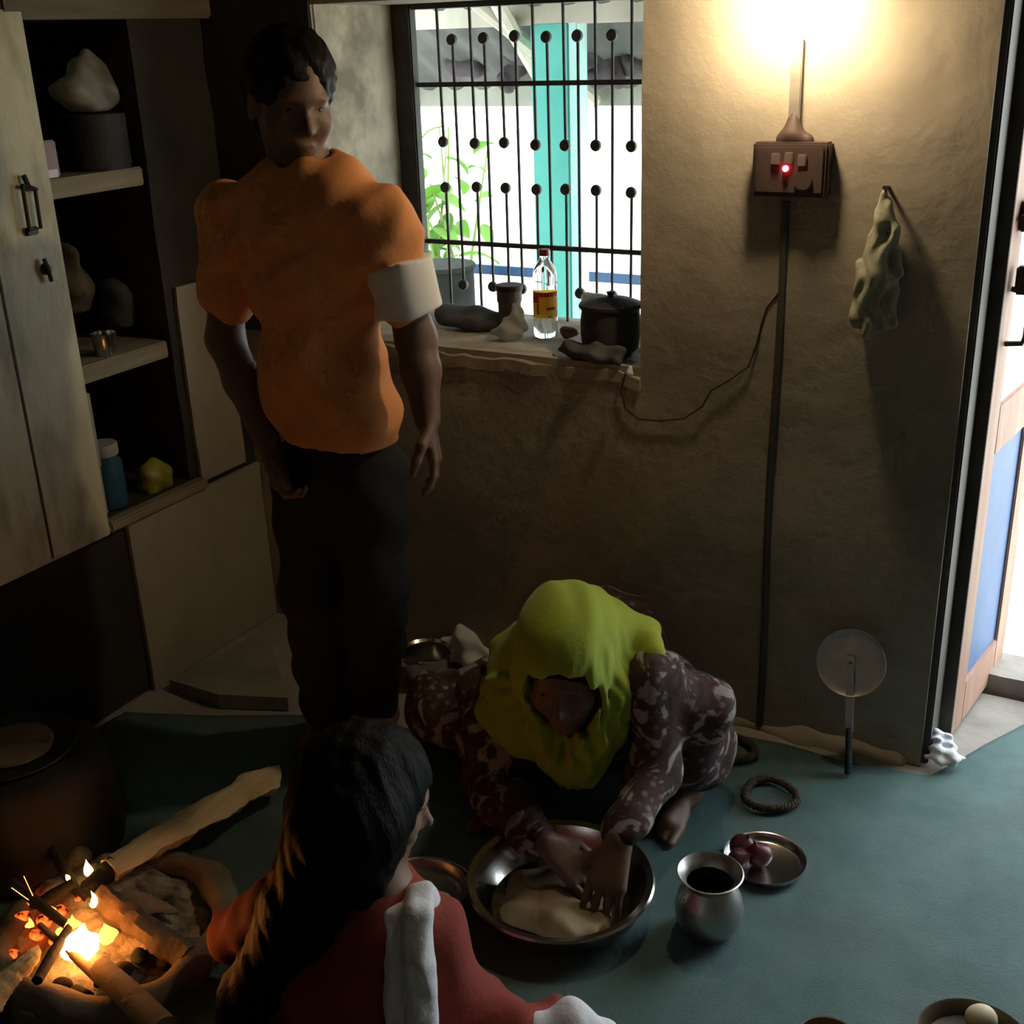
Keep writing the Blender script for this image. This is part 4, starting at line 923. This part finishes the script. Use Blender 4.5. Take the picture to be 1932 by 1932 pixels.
vol.cap(nk-V(0, 0, .06), shL-V(0, 0, .02), .036, .036, k=.02).cap(nk-V(0, 0, .06), shR-V(0, 0, .02), .036, .036, k=.02)
vol.chain([shL-V(0, 0, .02), elL], [.042, .041], .02).chain([elL, elL*.6+wrL*.4, wrL], [.041, .040, .028], .02)
vol.chain([shR-V(0, 0, .02), elR], [.042, .041], .02).chain([elR, elR*.6+wrR*.4, wrR], [.041, .040, .028], .02)
hand(vol, wrL, J(556, 965, -.14)-wrL, (1, .1, -.1), (.2, -1, 0), 1.0, .75)
hand(vol, wrR, J(828, 905, -.05)-wrR, (-.7, -.3, .1), (-.3, -1, 0), 1.0, .35)
knL, knR = J(592, 1130, -.03), J(712, 1115, .0)
anL, anR = fL+V(0, .03, .09), fR+V(0, .03, .09)
vol.chain([hipL, knL, anL], [.075, .052, .038], .03).chain([hipR, knR, anR], [.075, .052, .038], .03)
foot(vol, fL+V(-.02, .05, 0), (.3, -1, 0), 1.1, -1); foot(vol, fR+V(.01, .05, 0), (.55, -1, 0), 1.1, 1)
vol.plane((0, 0, .0), (0, 0, -1))
body = vol.build('body', 'skin_dark', man); eyes(man, g, r, f, u, 1.0)
# hair
hv = Vol(hcn-.2, hcn+.2, .005); Q = np.stack([r, f, u])
hv.ell(g(0, -.012, .045), V(.088, .100, .098), Q).ell(g(0, -.06, -.02), V(.075, .05, .08), Q, k=.03)
hv.ell(g(0, .11, -.045), V(.085, .075, .105), Q, k=.01, cut=True).ell(g(0, .04, -.11), V(.12, .075, .075), Q, k=.01, cut=True)
hv.disp(waves(.0022, [((1, .3, .2), 130, 0, 1), ((.2, 1, .4), 160, 1, .8), ((.6, -.5, 1), 210, 2, .6)])); hv.build('hair', 'hair_black', man)
# t-shirt
tv = Vol(lo, hi, .007)
tv.ell(J(585, 470), (.172, .118, .17), k=.05).cap(J(590, 420), J(612, 700), .135, .118, k=.06).cap(J(612, 690), J(648, 880), .128, .125, k=.06).ell(J(628, 800), (.148, .118, .13), k=.05)
tv.cap(nk+V(0, 0, -.055), shL-V(0, 0, .012), .056, .056, k=.08).cap(nk+V(0, 0, -.055), shR-V(0, 0, .012), .056, .056, k=.08)
eL = shL+(elL-shL)*.66; eR = shR+(elR-shR)*.64
tv.cap(shL-V(0, 0, .012), eL, .058, .065, k=.06).cap(shR-V(0, 0, .012), eR, .058, .062, k=.06)
hemn = V(-.20, .0, -1)
dL = (elL-shL)/np.linalg.norm(elL-shL)
tv.ell(nk+V(.01, -.01, .025), (.062, .062, .055), k=.01, cut=True)
tv.disp(waves(.0055, [((.8, .2, .45), 42, 0, 1), ((.5, .4, -.8), 55, 1, .7), ((1, .1, .1), 75, 2, .5)])); 
def creases(X, Y, Z):
    a = 26*(X*.9+Z*.55)+2*np.sin(Z*9+X*5); b = 34*(X*.75-Z*.7)+1.5*np.sin(Z*13)
    return .007*np.abs(np.sin(a))*np.clip((1.22-Z)/.3, 0, 1)+.005*np.abs(np.sin(b))*np.clip((Z-1.0)/.2, 0, 1)-.004
tv.disp(creases); tv.plane(J(646, 858, -.1), hemn)
shirt = tv.build('t_shirt', 'orange_shirt', man)
wv = Vol(np.minimum(eR, elR)-.12, np.maximum(eR, elR)+.12, .006)
dR = (elR-shR)/np.linalg.norm(elR-shR); wv.cap(eR-dR*.08, eR+dR*.06, .0745, .0725, k=0); wv.plane(eR+dR*.035, dR); wv.plane(eR-dR*.075, -dR)
wv.disp(waves(.003, [((.8, .2, .45), 60, 0, 1)])); o = wv.build('sleeve_band', 'white_shirt', man); o['label'] = 'white lower band of the sleeve towards the window'
pv_ = Vol(lo, hi, .008)
pv_.ell(pel+V(0, 0, .0), (.150, .116, .16), k=.04).chain([hipL, knL, anL], [.088, .072, .062], .03).chain([hipR, knR, anR], [.088, .072, .062], .03)
pv_.plane(pel+V(0, 0, .12), (0, 0, 1)); pv_.plane((0, 0, .055), (0, 0, -1)); pv_.disp(waves(.004, [((.3, .2, 1), 45, 0, 1), ((.8, .4, -.5), 40, 1, .7)]))
pv_.build('trousers', 'trousers', man)

# ---------------- kneading woman
K_ = lambda px, py, y: at(px, py, y)
hw = K_(1068, 1262, 1.95)
wf = fl(1268, 1560, 0); wf2 = fl(935, 1545, 0)
wo = thing('person', V((wf[0]+wf2[0])/2, 2.1, 0), 'squatting person in a lime headscarf and dark printed tunic, kneading dough', 'person')
lo = V(-1.52, 1.60, -.01); hi = V(-.50, 2.52, .85)
nkw = K_(1070, 1300, 2.06)
sR, sL = K_(1232, 1285, 2.06), K_(925, 1305, 2.06)
kR, kL = K_(1305, 1335, 2.12), K_(830, 1335, 2.10)
eR_, eL_ = K_(1232, 1462, 1.99), K_(915, 1490, 1.97)
zd = bq[2]+.075
wR, wL = fl(1168, 1585, .15), fl(1030, 1590, .13)
pw = V((kR[0]+kL[0])/2, 2.36, .16)
vol = Vol(lo, hi, .0062)
r, f, u, g = head(vol, hw, (.22, -.90, -.30), (0, -.30, 1), .98, nkw, .05)
vol.cap(nkw-V(0, -.05, .05), pw+V(0, -.02, .06), .12, .13, k=.05).cap(nkw, sR, .05, .05, k=.04).cap(nkw, sL, .05, .05, k=.04)
vol.chain([sR, eR_, wR], [.045, .036, .025], .02).chain([sL, eL_, wL], [.045, .036, .025], .02)
hand(vol, wR, fl(1138, 1690, .07)-wR, (-.1, .5, -.8), (-1, 0, 0), 1.05, .28, .5)
hand(vol, wL, fl(1105, 1655, .075)-wL, (.2, .3, -1), (1, .1, 0), 1.0, .35, .3)
aR, aL = wf+V(-.0, .09, .08), wf2+V(0, .09, .08)
vol.chain([pw+V(.1, 0, .0), kR, aR], [.08, .055, .035], .03).chain([pw-V(.1, 0, .0), kL, aL], [.08, .055, .035], .03)
foot(vol, wf+V(.0, .09, .006), (-.02, -1, 0), .98, -1); foot(vol, wf2+V(0, .09, .006), (.05, -1, 0), .98, 1)
vol.plane((0, 0, .010), (0, 0, -1))
vol.build('body', 'skin_dark', wo); eyes(wo, g, r, f, u, .98)
hv = Vol(hw-.2, hw+.2, .006); Q = np.stack([r, f, u])
hv.ell(g(0, -.008, .04), V(.082, .096, .092), Q).ell(g(0, .105, -.045), V(.085, .075, .10), Q, k=.01, cut=True).ell(g(0, .04, -.11), V(.12, .09, .075), Q, k=.01, cut=True)
hv.build('hair', 'hair_black', wo)
# tunic
tv = Vol(lo, hi, .0075)
tv.cap(nkw-V(0, -.04, .06), pw+V(0, 0, .06), .145, .17, k=.06).cap(nkw-V(0, 0, .03), sR, .065, .066, k=.05).cap(nkw-V(0, 0, .03), sL, .065, .066, k=.05)
tv.chain([sR, eR_, eR_*.25+wR*.75, wR+(eR_-wR)*.06], [.066, .056, .040, .033], .025).chain([sL, eL_, eL_*.25+wL*.75, wL+(eL_-wL)*.06], [.066, .062, .043, .034], .025)
hemR = fl(1285, 1535, .06); 
tv.chain([pw+V(.1, 0, 0), kR, aR+V(.01, 0, .04)], [.10, .078, .074], .03).chain([pw-V(.1, 0, 0), kL, aL+V(0, 0, .04)], [.10, .078, .074], .03)
tv.cap(kR+V(.015, .05, -.02), aR+V(.03, .06, .06), .05, .055, k=.03)
tv.cap(kR+V(-.05, .08, -.12), kL+V(.05, .08, -.12), .09, .09, k=.06)
tv.disp(waves(.006, [((.9, .2, .25), 38, 0, 1), ((.5, .5, -.6), 52, 1, .8), ((1, -.3, -.2), 70, 2, .5)]))
tv.plane((0, 0, .055), (0, 0, -1)); tv.build('tunic', 'kameez_print', wo)
# headscarf
sv = Vol(V(-1.42, 1.66, .05), V(-.62, 2.40, .86), .0058)
sv.ell(g(0, -.015, .045), V(.102, .118, .112), Q, k=.03).ell(g(0, -.015, -.05), V(.110, .112, .13), Q, k=.05)
sv.cap(g(0, -.07, .07), K_(1195, 1205, 2.12), .075, .040, k=.06).cap(K_(1195, 1205, 2.12), K_(1232, 1232, 2.07), .036, .022, k=.03)
sv.cap(K_(1120, 1165, 2.08), K_(1200, 1203, 2.10), .05, .045, k=.05).cap(K_(1200, 1203, 2.10), K_(1228, 1245, 2.06), .04, .02, k=.03)
sv.cap(g(0, -.07, .05), K_(965, 1225, 2.10), .08, .045, k=.06).cap(K_(955, 1230, 2.08), K_(928, 1275, 2.02), .036, .016, k=.03)
sv.cap(g(-.08, 0, -.06), K_(940, 1345, 2.0), .05, .04, k=.05).cap(g(.08, -.01, -.05), K_(1180, 1330, 2.0), .045, .03, k=.05)
sv.cap(g(0, .015, -.16), K_(1085, 1405, 1.95), .08, .075, k=.05).cap(K_(1000, 1375, 1.97), K_(1075, 1445, 1.965), .05, .04, k=.05).cap(K_(1135, 1375, 1.97), K_(1095, 1445, 1.965), .05, .04, k=.05).cap(K_(1085, 1420, 1.955), K_(1088, 1462, 1.965), .045, .022, k=.03)
sv.cap(K_(962, 1290, 2.02), K_(985, 1385, 1.99), .058, .05, k=.05).cap(K_(935, 1320, 2.02), K_(950, 1370, 2.0), .04, .04, k=.04)
sv.ell(g(0, .14, -.02), V(.080, .12, .100), Q, k=.015, cut=True).ell(g(0, .03, -.02), V(.082, .10, .105), Q, k=.01, cut=True).ell(g(.02, .16, -.10), V(.045, .09, .07), Q, k=.015, cut=True)
def drape(X, Y, Z):
    th = np.arctan2(X-hw[0], -(Y-hw[1])+.02); dz = np.clip((hw[2]+.12-Z)/.25, 0, 1.0)*np.clip(1-(hw[2]-.12-Z)/.12, .25, 1)
    return .0055*dz*np.sin(15*th+2.5*np.sin(Z*23))+.003*dz*np.sin(31*th+3*np.sin(Z*31)+1)+.006*np.clip((hw[2]+.10-Z)/.12, 0, 1)*np.abs(np.sin(6*th+1.5*np.sin(Z*14)+.6))
sv.disp(drape); sv.disp(waves(.0022, [((.9, .2, .25), 70, 0, 1), ((.5, .5, -.6), 95, 1, .8)]))
sv.build('headscarf', 'scarf_lime', wo)

# ---------------- seated girl with her back to the viewer
GY = 1.32
G_ = lambda px, py, dy=0: at(px, py, GY+dy)
hg = G_(705, 1505, .02)
gs = fl(655, 1985, 0)
gi = thing('person', V(gs[0], gs[1], 0), 'seated dark-haired person in a red tunic with white scarf, seen from behind', 'person')
lo = V(-1.55, .92, -.01); hi = V(-.55, 1.75, .74)
nkg = G_(715, 1680, -.01); gsL, gsR = G_(525, 1715, -.06), G_(812, 1765, .02)
vol = Vol(lo, hi, .0062)
r, f, u, g = head(vol, hg, (.78, .55, -.30), (.15, .12, 1), .92, nkg, .042)
gel, gwr = G_(880, 1905, .0), fl(985, 1965, .12)
gelL, gwL = V(-1.33, 1.28, .12), V(-1.14, 1.50, .10)
vol.cap(nkg-V(0, 0, .07), V(gs[0], gs[1]+.04, .10), .088, .105, k=.03).cap(nkg, gsR, .04, .042, k=.04).cap(nkg, gsL, .04, .042, k=.04)
vol.chain([gsR, gel, gwr], [.036, .030, .022], .015).chain([gsL, gelL, gwL], [.04, .033, .024], .02)
hand(vol, gwr, V(.5, .8, -.1), (0, .1, -1), (-1, .5, 0), .85, .5); hand(vol, gwL, V(.9, .5, -.05), (0, .1, -1), (.5, 1, 0), .85, .5)
kg1 = fl(1060, 1995, .07)
vol.chain([V(gs[0]+.05, gs[1]+.03, .09), kg1, V(-1.06, 1.40, .055)], [.055, .034, .028], .02).chain([V(gs[0]-.08, gs[1]+.08, .09), V(-1.28, 1.42, .09), V(-1.12, 1.40, .055)], [.055, .04, .03], .02)
foot(vol, V(-1.07, 1.40, .012), (-1, .1, 0), .9, 1); foot(vol, V(-1.20, 1.38, .012), (1, .05, 0), .9, 1)
vol.plane((0, 0, .012), (0, 0, -1)); vol.build('body', 'skin_mid', gi); eyes(gi, g, r, f, u, .92)
# tunic
tv = Vol(lo, hi, .0072)
tv.cap(nkg-V(0, 0, .075), V(gs[0], gs[1]+.04, .10), .112, .135, k=.05).cap(nkg-V(0, 0, .045), gsR-V(0, 0, .005), .055, .052, k=.04).cap(nkg-V(0, 0, .045), gsL, .06, .056, k=.04)
tv.chain([gsR, gel, gel*.12+gwr*.88], [.054, .051, .042], .03).chain([gsL, gelL, gelL*.4+gwL*.6], [.055, .05, .042], .025)
tv.chain([V(gs[0]+.05, gs[1]+.03, .09), kg1, V(-1.06, 1.40, .06)], [.085, .055, .045], .03).chain([V(gs[0]-.08, gs[1]+.08, .09), V(-1.28, 1.42, .09), V(-1.12, 1.40, .06)], [.09, .07, .05], .03)
tv.cap(fl(975, 1935, .12), fl(1040, 1900, .12), .025, .016, k=.03)
tv.disp(waves(.005, [((.9, .2, .25), 46, 0, 1), ((.5, .5, -.6), 62, 1, .7), ((1, -.3, -.2), 90, 2, .4)])); tv.plane((0, 0, .013), (0, 0, -1)); tv.build('tunic', 'red_kurta', gi)
# hair: thick, gathered, falling down the back
hv = Vol(V(-1.5, .95, .0), V(-.6, 1.65, .74), .0065); Q = np.stack([r, f, u])
hv.ell(g(0, -.02, .035), V(.098, .110, .102), Q, k=.02).ell(g(-.03, -.07, -.03), V(.095, .075, .105), Q, k=.04)
hv.cap(G_(640, 1560, -.06), G_(570, 1720, -.10), .082, .07, k=.05).cap(G_(570, 1720, -.10), G_(470, 1880, -.13), .065, .05, k=.04).cap(G_(470, 1880, -.13), G_(430, 1960, -.14), .048, .03, k=.03)
hv.cap(G_(690, 1560, -.05), G_(690, 1660, -.07), .07, .045, k=.04)
hv.ell(g(0, .105, -.05), V(.085, .075, .105), Q, k=.01, cut=True).ell(g(.03, .05, -.13), V(.10, .085, .075), Q, k=.01, cut=True)
hv.disp(waves(.0016, [((1, .3, .2), 150, 0, 1), ((.2, 1, .1), 190, 1, .8), ((.6, -.5, .4), 210, 2, .6)])); hv.build('hair', 'hair_black', gi)
MB().lathe([(.0001, 0), (.006, 0), (.006, .003), (.0001, .004)], g(.08, 0, -.045), 10, np.stack([f, u, r], 1)).build('earring', 'onion_root', gi)
# white scarf: strip over the shoulder and its end on the knee
wv = Vol(V(-1.25, .95, .0), V(-.7, 1.55, .5), .005)
def ctr(px, py, d): # just outside the tunic's back
    p = G_(px, py, d); return p
for off, rr in ((-22, .024), (20, .026)):
    wv.chain([ctr(795+off*.5, 1690, .05), ctr(775+off, 1692, .0), ctr(768+off, 1730, -.045), ctr(772+off, 1820, -.085), ctr(778+off, 1960, -.12)], [.018, rr, rr, rr, rr], .006)
wv.cap(ctr(815, 1700, .03), ctr(818, 1715, .02), .014, .012, k=.01)
wv.disp(waves(.002, [((1, .5, .05), 160, 0, 1), ((.3, .2, 1), 60, 1, .6)])); o = wv.build('scarf', 'white_cloth', gi); o['label'] = 'white scarf folded over the shoulder'
wv = Vol(V(-1.0, 1.0, .0), V(-.3, 1.6, .4), .006)
wv.chain([fl(1020, 1945, .13), fl(1080, 1935, .13), fl(1140, 1955, .10)], [.028, .034, .024], .02).cap(fl(1080, 1950, .12), fl(1110, 2000, .08), .04, .04, k=.03)
wv.disp(waves(.003, [((1, .5, .3), 90, 0, 1), ((.3, -.6, 1), 70, 1, .6)])); o = wv.build('scarf_end', 'white_cloth', gi); o['label'] = 'white scarf end spread over the knee'
